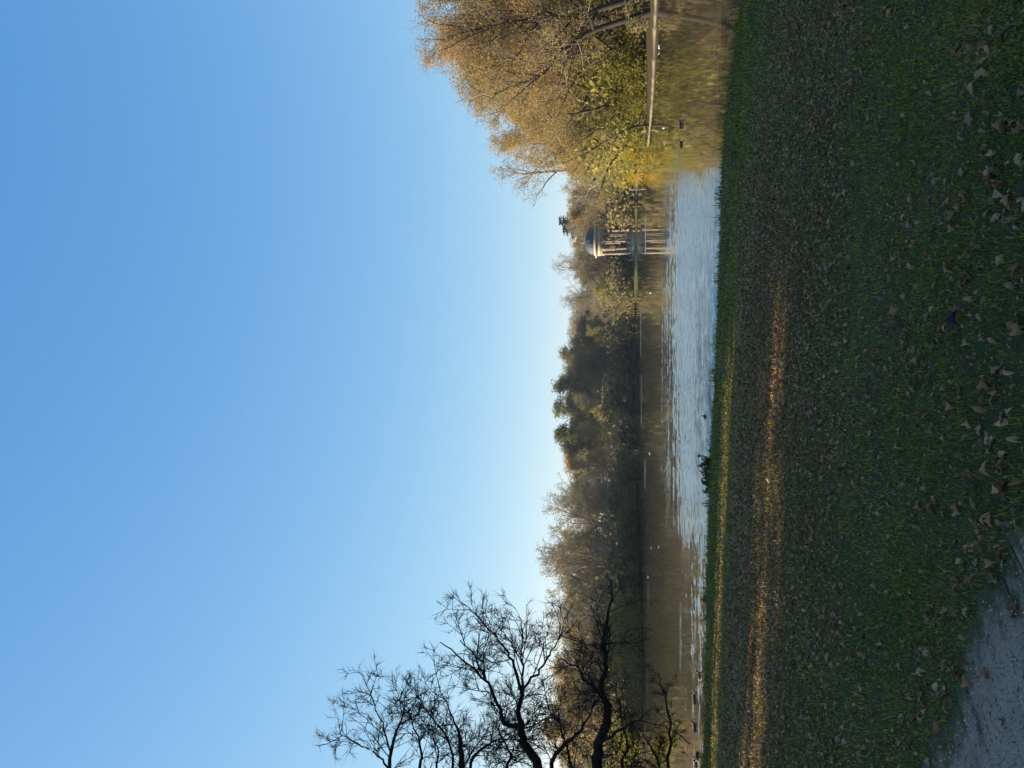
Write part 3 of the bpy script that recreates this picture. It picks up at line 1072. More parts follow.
K = {}
K['bare'] = Kind('bare_tree', 20, lambda s: tree_geo(s, 20, 0.34, 0.22, 0.40, 13, 7, 5, 6, 0.5, 0.16, 0.3, twig_r=0.024, fine_len=1.2), M_bark_grey, M_twig_grey, M_leaf_brown, (1, 2, 3))
K['brown'] = Kind('broadleaf_tree', 20, lambda s: tree_geo(s, 20, 0.38, 0.16, 0.42, 13, 7, 5, 6, 5, 0.15, 0.45, twig_r=0.022, keep=0.8), M_bark_grey, M_twig_brown, M_leaf_brown, (4, 5, 6))
K['copper'] = Kind('beech_tree', 20, lambda s: tree_geo(s, 20, 0.40, 0.12, 0.42, 14, 7, 5, 3, 16, 0.19, 0.5, twig_r=0.022), M_bark_grey, M_twig_brown, M_leaf_copper, (7, 8))
K['olive'] = Kind('broadleaf_tree', 20, lambda s: tree_geo(s, 20, 0.40, 0.10, 0.42, 14, 7, 5, 3, 18, 0.19, 0.5, twig_r=0.022), M_bark_grey, M_twig_brown, M_leaf_olive, (9, 10, 11))
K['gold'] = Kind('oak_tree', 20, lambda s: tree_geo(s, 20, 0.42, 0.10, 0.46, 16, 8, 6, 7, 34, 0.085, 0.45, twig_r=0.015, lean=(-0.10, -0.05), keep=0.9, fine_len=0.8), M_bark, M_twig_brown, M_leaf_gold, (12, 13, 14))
K['pine'] = Kind('pine_tree', 20, lambda s: pine_geo(s, 20, 0.34), M_bark_grey, M_twig_brown, M_needle, (15, 16))
K['spruce'] = Kind('spruce_tree', 20, lambda s: conifer_geo(s, 20, 0.3, width=0.22), M_bark, M_twig_brown, M_spruce, (17, 18))
K['shrub'] = Kind('shrub', 4, lambda s: shrub_geo(s, 4, 4.6), M_bark, M_twig_brown, M_leaf_dark, (19, 20, 21))
K['bush'] = Kind('bush', 5, lambda s: shrub_geo(s, 5, 5.0, 3600, 0.16, 18), M_bark, M_twig_brown, M_leaf_olive, (22, 23))
K['yellow'] = Kind('bush', 5, lambda s: shrub_geo(s, 5, 5.0, 5200, 0.12, 20), M_bark, M_twig_brown, M_leaf_yellow, (24, 25))

rt = random.Random(3)


def plant(kind, x, y, H, label, cat='tree', group=None, rot=None, variant=None, wide=1.0, hue=None):
    k = K[kind]
    v = rt.randrange(len(k.me)) if variant is None else variant % len(k.me)
    root = link(k.name, None, loc=(x, y, ground_z(x, y)))
    root.rotation_euler.z = rt.uniform(0, 6.28) if rot is None else rot
    s = H / k.H
    root.scale = (s * wide, s * wide, s)
    link('stems' if cat in ('shrub', 'bush') else 'trunk', k.me[v][0], root)
    cr_ = link('foliage' if cat in ('shrub', 'bush') else 'crown', k.me[v][1], root)
    cr_.color = ((rt.uniform(0.3, 0.7) if hue is None else hue), 0.5, 0.5, 1)
    tag(root, label, cat, group)
    return root


def shore_y(py):
    """distance (world y) of the far shore at a photo row"""
    r_ = (384 - py) / F
    best = None
    for t in np.linspace(40, 300, 1300):
        pass
    ys = np.linspace(60, 290, 1200)
    s = sdist(ys * r_, ys)
    idx = np.where((s[1:] > 0) & (s[:-1] <= 0))[0]
    return ys[idx[-1]] if len(idx) else 110.0


def put(kind, py, vtop, back, label, cat='tree', group=None, rot=None, variant=None, wide=1.0, hue=None):
    """a plant at photo row py, standing 'back' metres behind the shore, its top at photo column vtop"""
    r_ = (384 - py) / F
    y = shore_y(py) + back
    x = y * r_
    top = at_depth(vtop, py, y)[2]
    H = top - ground_z(x, y)
    return plant(kind, x, y, max(H, 0.6), label, cat, group, rot, variant, wide, hue)


# --- right bank (top of the sideways photo)
def leaning_oak(pix, back, r0, seed, label, hue, dens=9, n1=15):
    """an oak whose crooked stem was surveyed in photo pixels (column, row)"""
    r_ = (384 - pix[0][1]) / F
    y = shore_y(max(pix[0][1], 0)) + back
    P = np.array([at_depth(v, py, y + 0.5 * i) for i, (v, py) in enumerate(pix)])
    base = np.array([P[0][0], P[0][1], ground_z(P[0][0], P[0][1])])
    P = P - base
    P[0][2] = -0.4
    kk = np.linspace(0, len(P) - 1, (len(P) - 1) * 2 + 1)
    P = np.stack([np.interp(kk, np.arange(len(P)), P[:, c_]) for c_ in range(3)], -1)
    P[1:-1] = 0.25 * P[:-2] + 0.5 * P[1:-1] + 0.25 * P[2:]
    w, c_ = tree_geo(seed, P[-1][2] * 1.05, r0, 0.25, 0.36, n1, 8, 6, 6, dens, 0.085, 0.45, trunk_pts=P, twig_r=0.015, fine_len=0.8)
    root = link('oak_tree', None, loc=tuple(base))
    link('trunk', w.mesh('trunk', [M_bark], True), root)
    o_ = link('crown', c_.mesh('crown', [M_twig_brown, M_leaf_gold]), root)
    o_.color = (hue, .5, .5, 1)
    tag(root, label, 'tree')


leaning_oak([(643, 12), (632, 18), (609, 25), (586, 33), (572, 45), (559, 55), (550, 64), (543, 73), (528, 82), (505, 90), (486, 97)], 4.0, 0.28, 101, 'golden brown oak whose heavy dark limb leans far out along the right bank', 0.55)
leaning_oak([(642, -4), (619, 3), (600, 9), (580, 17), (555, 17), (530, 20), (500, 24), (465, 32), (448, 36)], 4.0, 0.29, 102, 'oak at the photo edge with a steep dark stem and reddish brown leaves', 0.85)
leaning_oak([(645, 125), (638, 126), (625, 130), (609, 139), (598, 146), (590, 152), (575, 158), (562, 164)], 3.0, 0.12, 103, 'slim dark stemmed oak leaning towards the yellow bush', 0.45, 7, 11)
put('gold', 18, 446, 9, 'big reddish brown oak nearest the top edge of the sideways photo', rot=0.2, variant=0, hue=0.95)
put('gold', 62, 462, 9, 'olive brown oak behind the far leaning limb', rot=1.4, variant=1, hue=0.5)
put('gold', 100, 494, 8, 'olive gold oak between the leaning oak and the bare crowned tree', rot=2.6, variant=2, hue=0.25)
put('gold', 136, 530, 8, 'lower golden oak in front of the tall bare crown', rot=3.9, variant=0, hue=0.65)
put('bare', 166, 500, 16, 'tall bare tree rising above the golden oaks of the right bank', variant=1, wide=0.85)
put('bare', 30, 434, 14, 'bare topped tree whose twigs stand above the reddish oak', variant=2, wide=0.8)
put('gold', 160, 566, 10, 'small golden oak at the tip of the right bank', rot=5.0, variant=1, hue=0.5)
put('yellow', 172, 612, 2.2, 'bright yellow bush at the water on the tip of the right bank', 'bush', wide=0.62, hue=0.6)
put('yellow', 64, 596, 8, 'yellow green bush seen under the heavy leaning limb', 'bush', hue=-0.25, wide=0.9)
put('yellow', 100, 606, 7, 'yellow green bush between the leaning limb and the slim oak', 'bush', hue=-0.3, wide=0.8)
put('yellow', 150, 612, 3.5, 'yellow olive bush under the lower golden oak', 'bush', hue=0.35, wide=0.7)
put('brown', 192, 566, 24, 'greyish brown tree just beyond the yellow bush', wide=0.9)
for i, (py, vt, bk) in enumerate([(-40, 440, 9), (-95, 440, 12), (0, 450, 22), (45, 455, 24), (85, 478, 24), (120, 500, 24), (-20, 470, 36), (70, 480, 38)]):
    put('gold', py, vt, bk, 'golden oak in the second row of the right bank', group='oaks behind the front row of the right bank', rot=i * 1.1, variant=i)
for i, (py, vt, bk) in enumerate([(10, 620, 6), (40, 624, 9), (80, 622, 9), (115, 622, 10), (0, 606, 17), (60, 604, 18), (30, 600, 26), (100, 604, 18), (135, 614, 15), (146, 620, 14)]):
    put('bush' if i % 3 else 'shrub', py, vt, bk, 'low dusky bush in the undergrowth of the right bank', 'bush', 'undergrowth bushes under the golden oaks', wide=1.4)

# --- around the temple
ts = []
front = [
    # kind, row, top column, metres behind the shore, label
    ('brown', 203, 572, 22, 'brown half bare tree between the yellow bush and the temple'),
    ('brown', 207, 596, 12, 'low brown tree on the bank just before the temple'),
    ('bare', 214, 566, 30, 'bare greyish tree close beside the temple, on the side of the yellow bush'),
    ('spruce', 221, 557, 52, 'dark spruce rising behind the dome of the temple'),
    ('spruce', 232, 561, 58, 'second dark spruce behind the temple, with its top partly hidden'),
    ('brown', 237, 570, 40, 'brown tree directly behind the dome of the temple'),
    ('bare', 262, 555, 38, 'pale bare tree against the sky just past the temple'),
    ('brown', 272, 572, 30, 'dark brown twiggy tree next to the temple, on its shaded side'),
    ('bare', 288, 566, 34, 'bare tree behind the olive bush past the temple'),
    ('olive', 291, 594, 24, 'yellow olive tree overhanging the end of the sunlit meadow'),
    ('bare', 305, 564, 30, 'tall bare tree above the end of the sunlit meadow'),
    ('brown', 318, 572, 22, 'bare brown tree between the meadow end and the golden crown'),
    ('olive', 330, 588, 9, 'olive gold crown hanging over the dark water past the meadow'),
    ('bare', 334, 571, 30, 'grey bare tree behind the olive gold crown'),
    ('copper', 349, 572, 16, 'copper brown beech under the lone spruce tip'),
    ('pine', 358, 555, 34, 'lone pine whose tip stands above the copper beech'),
    ('pine', 378, 556, 26, 'first pine of the pine group, next to the copper beech'),
    ('pine', 392, 550, 24, 'second pine of the pine group, with a broken outline'),
    ('pine', 408, 549, 20, 'tall pine in the heart of the pine group'),
    ('pine', 424, 552, 24, 'pine with tufted olive pads just past the middle of the pine group'),
    ('pine', 440, 551, 18, 'tall pine above the pale leaning birch stems'),
    ('pine', 452, 556, 26, 'last pine of the pine group, sunlit on its outer pads'),
    ('brown', 402, 576, 12, 'dark brown tree in front of the pines'),
    ('olive', 414, 594, 7, 'dim green tree at the water below the pines'),
    ('brown', 436, 580, 10, 'shaded brown tree behind the birch stems'),
    ('copper', 470, 570, 14, 'rusty leaved tree next to the last pine'),
    ('bare', 484, 556, 24, 'pale bare tree in the dip of the treeline past the pines'),
    ('bare', 498, 558, 22, 'second pale bare tree in the dip of the treeline past the pines'),
    ('brown', 508, 566, 9, 'dark many stemmed tree leaning over the far shore'),
    ('brown', 528, 548, 14, 'big brown tree where the treeline rises again'),
    ('bare', 546, 546, 10, 'bare tree with long dark limbs fanning over the far shore'),
    ('brown', 566, 544, 12, 'brown twiggy tree next to the fanning bare tree'),
    ('brown', 590, 546, 10, 'brown twiggy tree with reddish leaf remnants above the far shore'),
    ('bare', 612, 548, 14, 'bare tree seen behind the twigs of the near tree crown'),
    ('brown', 640, 552, 14, 'brown tree behind the olive bush of the far shore'),
    ('copper', 668, 556, 14, 'rusty brown tree behind the bent limbs of the near tree'),
    ('copper', 700, 552, 12, 'copper coloured tree glowing behind the lowest near limbs'),
    ('copper', 738, 548, 12, 'copper coloured tree nearest the bottom edge of the sideways photo'),
]
for i, (k_, py, vt, bk, lab) in enumerate(front):
    put(k_, py, vt, bk, lab, rot=i * 2.1, variant=i, wide=(1.25 if py > 500 else 1.05) if k_ not in ('spruce', 'pine') else (2.0 if k_ == 'spruce' else 1.0))
put('yellow', 637, 602, 3, 'olive green bush at the far shore with sunlight put into its leaf colour', 'bush', wide=1.4, hue=-0.1)  # bush stands in shade; brighter yellow leaf material stands in for sunlight
put('bush', 208, 614, 6, 'olive bush at the waterside between the yellow bush and the temple', 'bush')
put('bush', 290, 603, 22, 'yellowish olive bush at the end of the sunlit meadow', 'bush', wide=1.2)
for py, vt, bk, lab in [(522, 612, 3, 'small olive bush under the dark leaning tree of the far shore'), (556, 616, 2.5, 'low olive bush at the foot of the fanning bare tree'), (585, 610, 4, 'olive bush under the tree with reddish leaf remnants'), (612, 612, 3, 'olive bush seen behind the horizontal near limb'), (662, 608, 4, 'tallest olive bush behind the bent near limbs'), (690, 614, 4, 'yellowish bush behind the lowest near limbs'), (730, 610, 4, 'yellow brown bush nearest the bottom edge of the sideways photo')]:
    put('yellow' if py in (662, 690, 730) else 'bush', py, vt, bk, lab, 'bush', wide=1.4, hue=0.0)  # the yellow kind gives three bushes a sunlit tone by leaf colour
put('bush', 465, 620, 3, 'small yellowish bush beside the birch stems', 'bush')
put('bush', 410, 604, 4, 'dim olive bush at the shaded shore under the pines', 'bush', wide=1.2)
for i in range(34):
    py = 196 + i * 17.0
    if 222 < py < 262:
        bk = 26
    else:
        bk = rt.uniform(5, 16) + (20 if 255 < py < 306 else 0)
    put('shrub', py, rt.uniform(598, 618), bk, 'dark leafless looking shrub in the undergrowth of the far shore', 'shrub', 'dark shrubs along the far shore', wide=rt.uniform(1.0, 1.7))

# --- the wood that closes the view behind the front trees: one mass
def wood_mass(name, label, spots, kinds, mats=None):
    out = MB()
    tw, lf = 0, 1
    for (x, y, H, kk) in spots:
        k = K[kk]
        w, c_ = k.geos[rt.randrange(len(k.geos))]
        s = H / k.H
        a = rt.uniform(0, 6.28)
        M = np.eye(4)
        M[:3, :3] = np.array(Matrix.Rotation(a, 3, 'Z')) * s * np.array([[1.15, 1.15, 1.0]])
        M[:3, 3] = (x, y, ground_z(x, y))
        base = kinds[kk]
        tmp = MB()
        tmp.v, tmp.f, tmp.t, tmp.n = w.v, w.f, w.t, w.n
        tmp.i = [0] * len(w.i)
        out.add_mb(tmp, M)
        tmp = MB()
        tmp.v, tmp.f, tmp.t, tmp.n = c_.v, c_.f, c_.t, c_.n
        tmp.i = [0 if i == 0 else base for i in c_.i]
        out.add_mb(tmp, M, dt=rt.uniform(-0.25, 0.25))
    o = link(name, out.mesh(name, mats or [M_twig_brown, M_leaf_brown, M_leaf_dark, M_leaf_copper]))
    o.color = (0.5, 0.5, 0.5, 1)
    tag(o, label, 'wood', kind='stuff')


spots = []
for i in range(120):
    py = 190 + i * 5.0 + rt.uniform(-4, 4)
    r_ = (384 - py) / F
    ysh = shore_y(min(py, 768))
    bk = (30 if 222 < py < 262 else 14) + rt.uniform(6, 40)
    y = ysh + bk
    hlim = at_depth(np.interp(py, [190, 300, 380, 450, 500, 560, 770], [575, 578, 566, 566, 574, 560, 566]), py, y)[2]
    spots.append((y * r_, y, hlim * rt.uniform(0.82, 1.0), rt.choice(['brown', 'brown', 'copper'])))
for i in range(80):
    py = 190 + i * 7.4 + rt.uniform(-5, 5)
    r_ = (384 - py) / F
    y = shore_y(min(py, 768)) + (30 if 222 < py < 262 else 10) + rt.uniform(0, 30)
    spots.append((y * r_, y, rt.uniform(4, 8), 'shrub'))
for i in range(16):
    py = 318 + i * 8.5
    r_ = (384 - py) / F
    y = shore_y(py) + 30 + (i % 3) * 6
    spots.append((y * r_, y, at_depth(574, py, y)[2] * rt.uniform(0.75, 0.95), 'copper'))
wood_mass('far_wood', 'brown wood closing the view behind the trees of the far shore', spots, {'brown': 1, 'copper': 3, 'shrub': 2})

spots = []
for i in range(26):
    py = -70 + i * 9.5 + rt.uniform(-4, 4)
    r_ = (384 - py) / F
    y = shore_y(max(py, 0)) + rt.uniform(24, 50)
    hlim = at_depth(np.interp(py, [-70, 60, 110, 150, 190], [470, 480, 530, 570, 580]), py, y)[2]
    spots.append((y * r_, y, hlim * rt.uniform(0.8, 1.0), rt.choice(['gold', 'olive'])))
for i in range(34):
    py = -60 + i * 5.7 + rt.uniform(-4, 4)
    r_ = (384 - py) / F
    y = shore_y(max(py, 0)) + rt.uniform(12, 36)
    spots.append((y * r_, y, rt.uniform(4, 9), 'bush'))
wood_mass('bank_wood', 'golden brown wood standing behind the oaks of the right bank', spots, {'gold': 1, 'olive': 2, 'bush': 2}, [M_twig_brown, M_leaf_gold, M_leaf_olive])

# --- pale birch stems, pale posts
def birch(py, vtop, vbase, lean, label):
    y = shore_y(py) + 0.3
    p0 = at_depth(vbase, py, y)
    p1 = at_depth(vtop, py + lean, y)
    root = link('birch_tree', None, loc=(p0[0], p0[1], ground_z(p0[0], p0[1])))
    H = p1[2] - root.location.z
    rg = np.random.default_rng(int(py))
    w, c_ = tree_geo(int(py), H * 1.7, 0.15, 0.5, 0.3, 8, 5, 4, 4, 1.0, 0.14, 0.3, lean=((p1[0] - p0[0]) / max(H, 1), 0), twig_r=0.014)
    link('trunk', w.mesh('trunk', [M_birch], True), root)
    link('crown', c_.mesh('crown', [M_twig_brown, M_leaf_brown]), root)
    tag(root, label, 'tree')


birch(454, 612, 634, -4, 'pale birch leaning at the water under the last pine, with the taller stem')
birch(450, 616, 634, 3, 'thinner pale birch stem crossing behind the leaning birch')

M_post = stone_mat('post_pale', (0.45, 0.42, 0.37))
for py, v0, v1, bk, lab in [(226, 627.5, 633.5, 2.0, 'pale post on the bank close to the temple'), (192, 629, 634.5, 1.2, 'pale post at the water near the yellow bush'),
                            (475, 628, 638, 0.6, 'pale slim post at the shaded shore past the birches'), (481, 628.5, 638.5, 0.6, 'second pale slim post at the shaded shore, further from the birches')]:
    y = shore_y(py) + bk
    x = y * (384 - py) / F
    z0, z1 = ground_z(x, y), at_depth(v0, py, y)[2]
    m = MB()
    lathe(m, [(0.13, -0.3), (0.12, z1 - z0 - 0.25), (0.15, z1 - z0 - 0.22), (0.15, z1 - z0 - 0.1), (0.05, z1 - z0)], 10)
    tag(link('post', m.mesh('post', [M_post], True), loc=(x, y, z0)), lab, 'post')

# ------------------------------------------------------------------ the round temple
TY = shore_y(243) + 7.5
TX = TY * (384 - 243) / F
tz = ground_z(TX, TY)
zz = lambda v: at_depth(v, 243, TY)[2] - tz
M_stone = stone_mat('sandstone', (0.24, 0.19, 0.145))
M_stone_l = stone_mat('limestone', (0.37, 0.315, 0.24))
M_dome = stone_mat('dome_sheet', (0.06, 0.068, 0.075), 0.65, 0.2)
M_marble = stone_mat('marble', (0.62, 0.60, 0.57), 0.5, 0.1)
temple = link('temple', None, loc=(TX, TY, tz))
tag(temple, 'round domed temple with ring of columns standing on the far shore', 'temple')
RC = 15.0 * TY / F * 0.90      # radius of the ring of columns' outer edge
z_base, z_ent, z_top, z_dome, z_fin = zz(629), zz(603), zz(594), zz(584.5), zz(582)
m = MB()
st = z_base / 5
for k in range(5):
    lathe(m, [(RC + 1.5 - k * 0.33, -0.6 if k == 0 else k * st), (RC + 1.5 - k * 0.33, (k + 1) * st - 0.004 * (k < 4))], 64)
link('steps', m.mesh('steps', [M_stone_l]), temple)
NC = 10
for k in range(NC):
    a = (k + 0.32) * 2 * math.pi / NC
    m = MB()
    h = z_ent - z_base
    rc = 0.36
    lathe(m, [(rc * 1.45, 0), (rc * 1.45, 0.12), (rc * 1.35, 0.16), (rc * 1.38, 0.26), (rc * 1.1, 0.34), (rc, 0.42), (rc * 1.0, h * 0.35), (rc * 0.86, h - 0.85), (rc * 0.95, h - 0.8), (rc * 0.86, h - 0.76)], 20)
    shaft = link('column', m.mesh('column', [M_stone], True), temple, ((RC - 0.45) * math.cos(a), (RC - 0.45) * math.sin(a), z_base))
    m = MB()
    lathe(m, [(rc * 0.88, h - 0.757), (rc * 1.0, h - 0.55), (rc * 0.92, h - 0.5), (rc * 1.15, h - 0.28), (rc * 1.1, h - 0.24), (rc * 1.5, h - 0.1)], 20)
    for q_ in range(8):
        aa = q_ * math.pi / 4
        box(m, rc * 1.1 * math.cos(aa) - .05, rc * 1.1 * math.cos(aa) + .05, rc * 1.1 * math.sin(aa) - .05, rc * 1.1 * math.sin(aa) + .05, h - 0.5, h - 0.26)
    box(m, -rc * 1.35, rc * 1.35, -rc * 1.35, rc * 1.35, h - 0.097, h - 0.003)
    link('capital', m.mesh('capital', [M_stone_l]), shaft)
    shaft.rotation_euler.z = a
he = z_top - z_ent
m = MB()
prof = [(RC - 0.95, 0), (RC - 0.05, 0), (RC - 0.05, he * 0.16), (RC, he * 0.17), (RC, he * 0.32), (RC + 0.08, he * 0.34), (RC + 0.08, he * 0.38), (RC - 0.02, he * 0.40), (RC - 0.02, he * 0.60),
        (RC + 0.15, he * 0.63), (RC + 0.15, he * 0.70), (RC + 0.55, he * 0.72), (RC + 0.60, he * 0.84), (RC + 0.25, he * 0.86), (RC - 0.15, he * 0.87), (RC - 0.15, he)]
prof = [(r_, z_) for r_, z_ in prof]
n = 72
lathe(m, prof, n)
ent = link('entablature', m.mesh('entablature', [M_stone_l]), temple, (0, 0, z_ent))
m = MB()
for k in range(60):
    a = k * 2 * math.pi / 60
    V = []
    for z_ in (he * 0.63 - 0.002, he * 0.705):
        for r_, w in ((RC + 0.151, 0.09), (RC + 0.34, 0.09)):
            for sg in (-1, 1):
                V.append((r_ * math.cos(a) - sg * w * math.sin(a), r_ * math.sin(a) + sg * w * math.cos(a), z_))
    m.add(V, [[(0, 1, 3, 2), (4, 6, 7, 5), (0, 4, 5, 1), (2, 3, 7, 6), (0, 2, 6, 4), (1, 5, 7, 3)]])
link('dentils', m.mesh('dentils', [M_stone_l]), ent)
hd = z_dome - z_top
rd = RC - 0.35
m = MB()
prof = [(rd + 0.12, 0.002), (rd + 0.12, 0.12), (rd, 0.13)] + [(rd * math.cos(t), 0.13 + (hd - 0.13) * math.sin(t)) for t in np.linspace(0.04, 1.50, 16)]
lathe(m, prof, 64)
dome = link('dome', m.mesh('dome', [M_dome], True), temple, (0, 0, z_top))
m = MB()
for k in range(20):
    a = k * 2 * math.pi / 20
    tube(m, [(rd * 1.004 * math.cos(t) * math.cos(a), rd * 1.004 * math.cos(t) * math.sin(a), 0.13 + (hd - 0.13) * math.sin(t)) for t in np.linspace(0.04, 1.48, 12)], [0.03] * 12, 4)
link('rib', m.mesh('rib', [M_dome]), dome)
m = MB()
hf = z_fin - z_dome
lathe(m, [(0.30, -0.05), (0.30, 0.05), (0.12, 0.12), (0.20, hf * 0.4), (0.22, hf * 0.55), (0.06, hf * 0.8), (0.01, hf * 1.15)], 16)
link('finial', m.mesh('finial', [M_stone_l], True), dome, (0, 0, hd))
m = MB()
lathe(m, [(RC - 0.85, 0), (RC - 0.85, 0.3)] + [((RC - 0.85) * math.cos(t), 0.3 + 2.4 * math.sin(t)) for t in np.linspace(0, 1.5, 10)], 48)
link('ceiling', m.mesh('ceiling', [M_stone_l], True), temple, (0, 0, z_ent + 0.004))
# the marble stele inside
m = MB()
box(m, -0.75, 0.75, -0.45, 0.45, 0, 0.35)
box(m, -0.62, 0.62, -0.35, 0.35, 0.35, 0.55)
W_, Ht = 0.52, 2.0
V, n = [], 14
outl = [(-W_, 0.55)] + [(-W_ * math.cos(t), Ht + W_ * math.sin(t)) for t in np.linspace(0, math.pi, n)] + [(W_, 0.55)]
for yy in (-0.22, 0.22):
    V += [(x, yy, z) for x, z in outl]
no = len(outl)
m.add(V, [np.arange(no)[::-1][None, :], (np.arange(no) + no)[None, :], [(k, (k + 1) % no, no + (k + 1) % no, no + k) for k in range(no)]])
stele = link('marble_stele', m.mesh('marble_stele', [M_marble]), loc=(TX + 0.5, TY - 0.4, tz + z_base))
tag(stele, 'white round topped marble stele standing inside the temple', 'monument')

# ------------------------------------------------------------------ people on the temple steps
def skin_mesh(name, verts, edges, radii, mats, root=0, sub=2):
    me = D.meshes.new(name + '_skeleton')
    me.from_pydata([tuple(v) for v in verts], edges, [])
    o = D.objects.new(name + '_skeleton', me)
    COL.objects.link(o)
    md = o.modifiers.new('skin', 'SKIN')
    for i, r_ in enumerate(radii):
        rr_ = (r_, r_) if np.isscalar(r_) else r_
        me.skin_vertices[0].data[i].radius = rr_
    me.skin_vertices[0].data[root].use_root = True
    sb = o.modifiers.new('sub', 'SUBSURF')
    sb.levels = sub
    dg = bpy.context.evaluated_depsgraph_get()
    out = D.meshes.new_from_object(o.evaluated_get(dg))
    out.name = name
    D.objects.remove(o)
    D.meshes.remove(me)
    out.materials.clear()
    for m_ in mats:
        out.materials.append(m_)
    for p_ in out.polygons:
        p_.use_smooth = True
    return out


M_skin = plain_mat('skin', (0.38, 0.22, 0.15), 0.6)
CLOTH = [plain_mat('cloth_black', (0.012, 0.012, 0.016)), plain_mat('cloth_navy', (0.015, 0.02, 0.045)), plain_mat('cloth_cream', (0.5, 0.45, 0.36)), plain_mat('cloth_grey', (0.09, 0.09, 0.10))]
M_hair = plain_mat('hair_brown', (0.03, 0.018, 0.01), 0.6)


def person(loc, pose, top, legs, facing, label):
    if pose == 'sit':
        J = {'pel': (0, 0, 0.12), 'spi': (0, 0.03, 0.36), 'che': (0, 0.0, 0.58), 'nec': (0, -0.02, 0.74), 'hea': (0, -0.04, 0.84), 'cro': (0, -0.03, 0.97),
             'sl': (-.19, 0, .64), 'el': (-.25, -.10, .38), 'wl': (-.14, -.32, .30), 'hl': (-.10, -.40, .28), 'sr': (.19, 0, .64), 'er': (.25, -.10, .38), 'wr': (.14, -.32, .30), 'hr': (.10, -.40, .28),
             'pl': (-.10, 0, .10), 'kl': (-.13, -.42, .20), 'al': (-.12, -.46, -.22), 'fl': (-.13, -.60, -.27), 'pr': (.10, 0, .10), 'kr': (.13, -.42, .20), 'ar': (.12, -.46, -.22), 'fr': (.13, -.60, -.27)}
    else:
        J = {'pel': (0, 0, 0.95), 'spi': (0, 0.02, 1.15), 'che': (0, 0, 1.36), 'nec': (0, 0, 1.50), 'hea': (0, -.02, 1.60), 'cro': (0, -.01, 1.73),
             'sl': (-.19, 0, 1.41), 'el': (-.25, 0.02, 1.12), 'wl': (-.24, -.08, .88), 'hl': (-.23, -.12, .78), 'sr': (.19, 0, 1.41), 'er': (.25, 0.02, 1.12), 'wr': (.24, -.08, .88), 'hr': (.23, -.12, .78),
             'pl': (-.10, 0, .92), 'kl': (-.11, -.03, .50), 'al': (-.11, 0, .09), 'fl': (-.12, -.16, .04), 'pr': (.10, 0, .92), 'kr': (.12, -.05, .50), 'ar': (.13, .02, .09), 'fr': (.14, -.13, .04)}
    rad = dict(pel=(.15, .12), spi=(.14, .11), che=(.16, .11), nec=.055, hea=.095, cro=.07, sl=.065, el=.048, wl=.035, hl=.04, sr=.065, er=.048, wr=.035, hr=.04, pl=.10, kl=.065, al=.045, fl=.045, pr=.10, kr=.065, ar=.045, fr=.045)
    names = list(J)
    ix = {k: i for i, k in enumerate(names)}
    E = [('pel', 'spi'), ('spi', 'che'), ('che', 'nec'), ('nec', 'hea'), ('hea', 'cro'), ('che', 'sl'), ('sl', 'el'), ('el', 'wl'), ('wl', 'hl'), ('che', 'sr'), ('sr', 'er'), ('er', 'wr'), ('wr', 'hr'),
         ('pel', 'pl'), ('pl', 'kl'), ('kl', 'al'), ('al', 'fl'), ('pel', 'pr'), ('pr', 'kr'), ('kr', 'ar'), ('ar', 'fr')]
    body = skin_mesh('person', [J[k] for k in names], [(ix[a], ix[b]) for a, b in E], [rad[k] for k in names], [M_skin, CLOTH[top], CLOTH[legs]], 0)
    hipz = J['pel'][2]
    for p_ in body.polygons:
        c_ = p_.center
        if c_.z > J['nec'][2] or np.linalg.norm(np.array(c_) - J['hl']) < 0.09 or np.linalg.norm(np.array(c_) - J['hr']) < 0.09:
            p_.material_index = 0
        elif c_.z < hipz + 0.02 or (pose == 'sit' and c_.z < 0.28 and c_.y < -0.08):
            p_.material_index = 2
        else:
            p_.material_index = 1
    o = link('person', body, loc=loc)
    o.rotation_euler.z = facing
    hm = MB()
    hc = np.array(J['hea'])
    prof_t = np.linspace(0.0, 1.45, 8)
    lathe(hm, [(0.112 * math.cos(t), 0.05 + 0.105 * math.sin(t)) for t in prof_t], 14)
    h = link('hair', hm.mesh('hair', [M_hair], True), o, tuple(hc + np.array([0, 0.02, 0])))
    tag(o, label, 'person')
    return o


def step_place(py, k):
    """seat on step k in front of the temple"""
    r_ = RC + 1.5 - k * 0.33 - 0.12
    x = at_depth(630, py, TY - r_)[0] - TX
    x = max(-r_ * 0.97, min(r_ * 0.97, x))
    a = math.asin(x / r_)
    return (TX + r_ * math.sin(a), TY - r_ * math.cos(a), tz + (k + 1) * st), a


for py, k, tp, lg, pose, lab in [(240.5, 3, 0, 0, 'sit', 'person in black sitting high on the temple steps before the stele'),
                                 (245, 2, 1, 0, 'sit', 'person in dark blue sitting halfway up the temple steps'),
                                 (250, 3, 0, 3, 'sit', 'person in black and grey sitting on the sunlit side of the temple steps'),
                                 (253.5, 1, 1, 1, 'sit', 'person in dark clothes sitting lowest on the sunlit temple steps'),
                                 (256, 0, 2, 2, 'stand', 'person in cream clothes standing at the sunlit foot of the temple steps')]:
    loc, a = step_place(py, k)
    if pose == 'stand':
        loc = (loc[0] - 0.6, loc[1] - 0.5, ground_z(loc[0] - 0.6, loc[1] - 0.5))
    else:
        loc = (loc[0], loc[1], loc[2] + 0.0)
    person(loc, pose, tp, lg, a, lab)

# ------------------------------------------------------------------ water birds
M_duck = plain_mat('feather_dark', (0.02, 0.018, 0.016), 0.6)
M_duckb = plain_mat('feather_brown', (0.06, 0.045, 0.03), 0.6)
M_white = plain_mat('feather_white', (0.78, 0.77, 0.74), 0.6)
M_bill = plain_mat('bill', (0.25, 0.16, 0.04), 0.5)


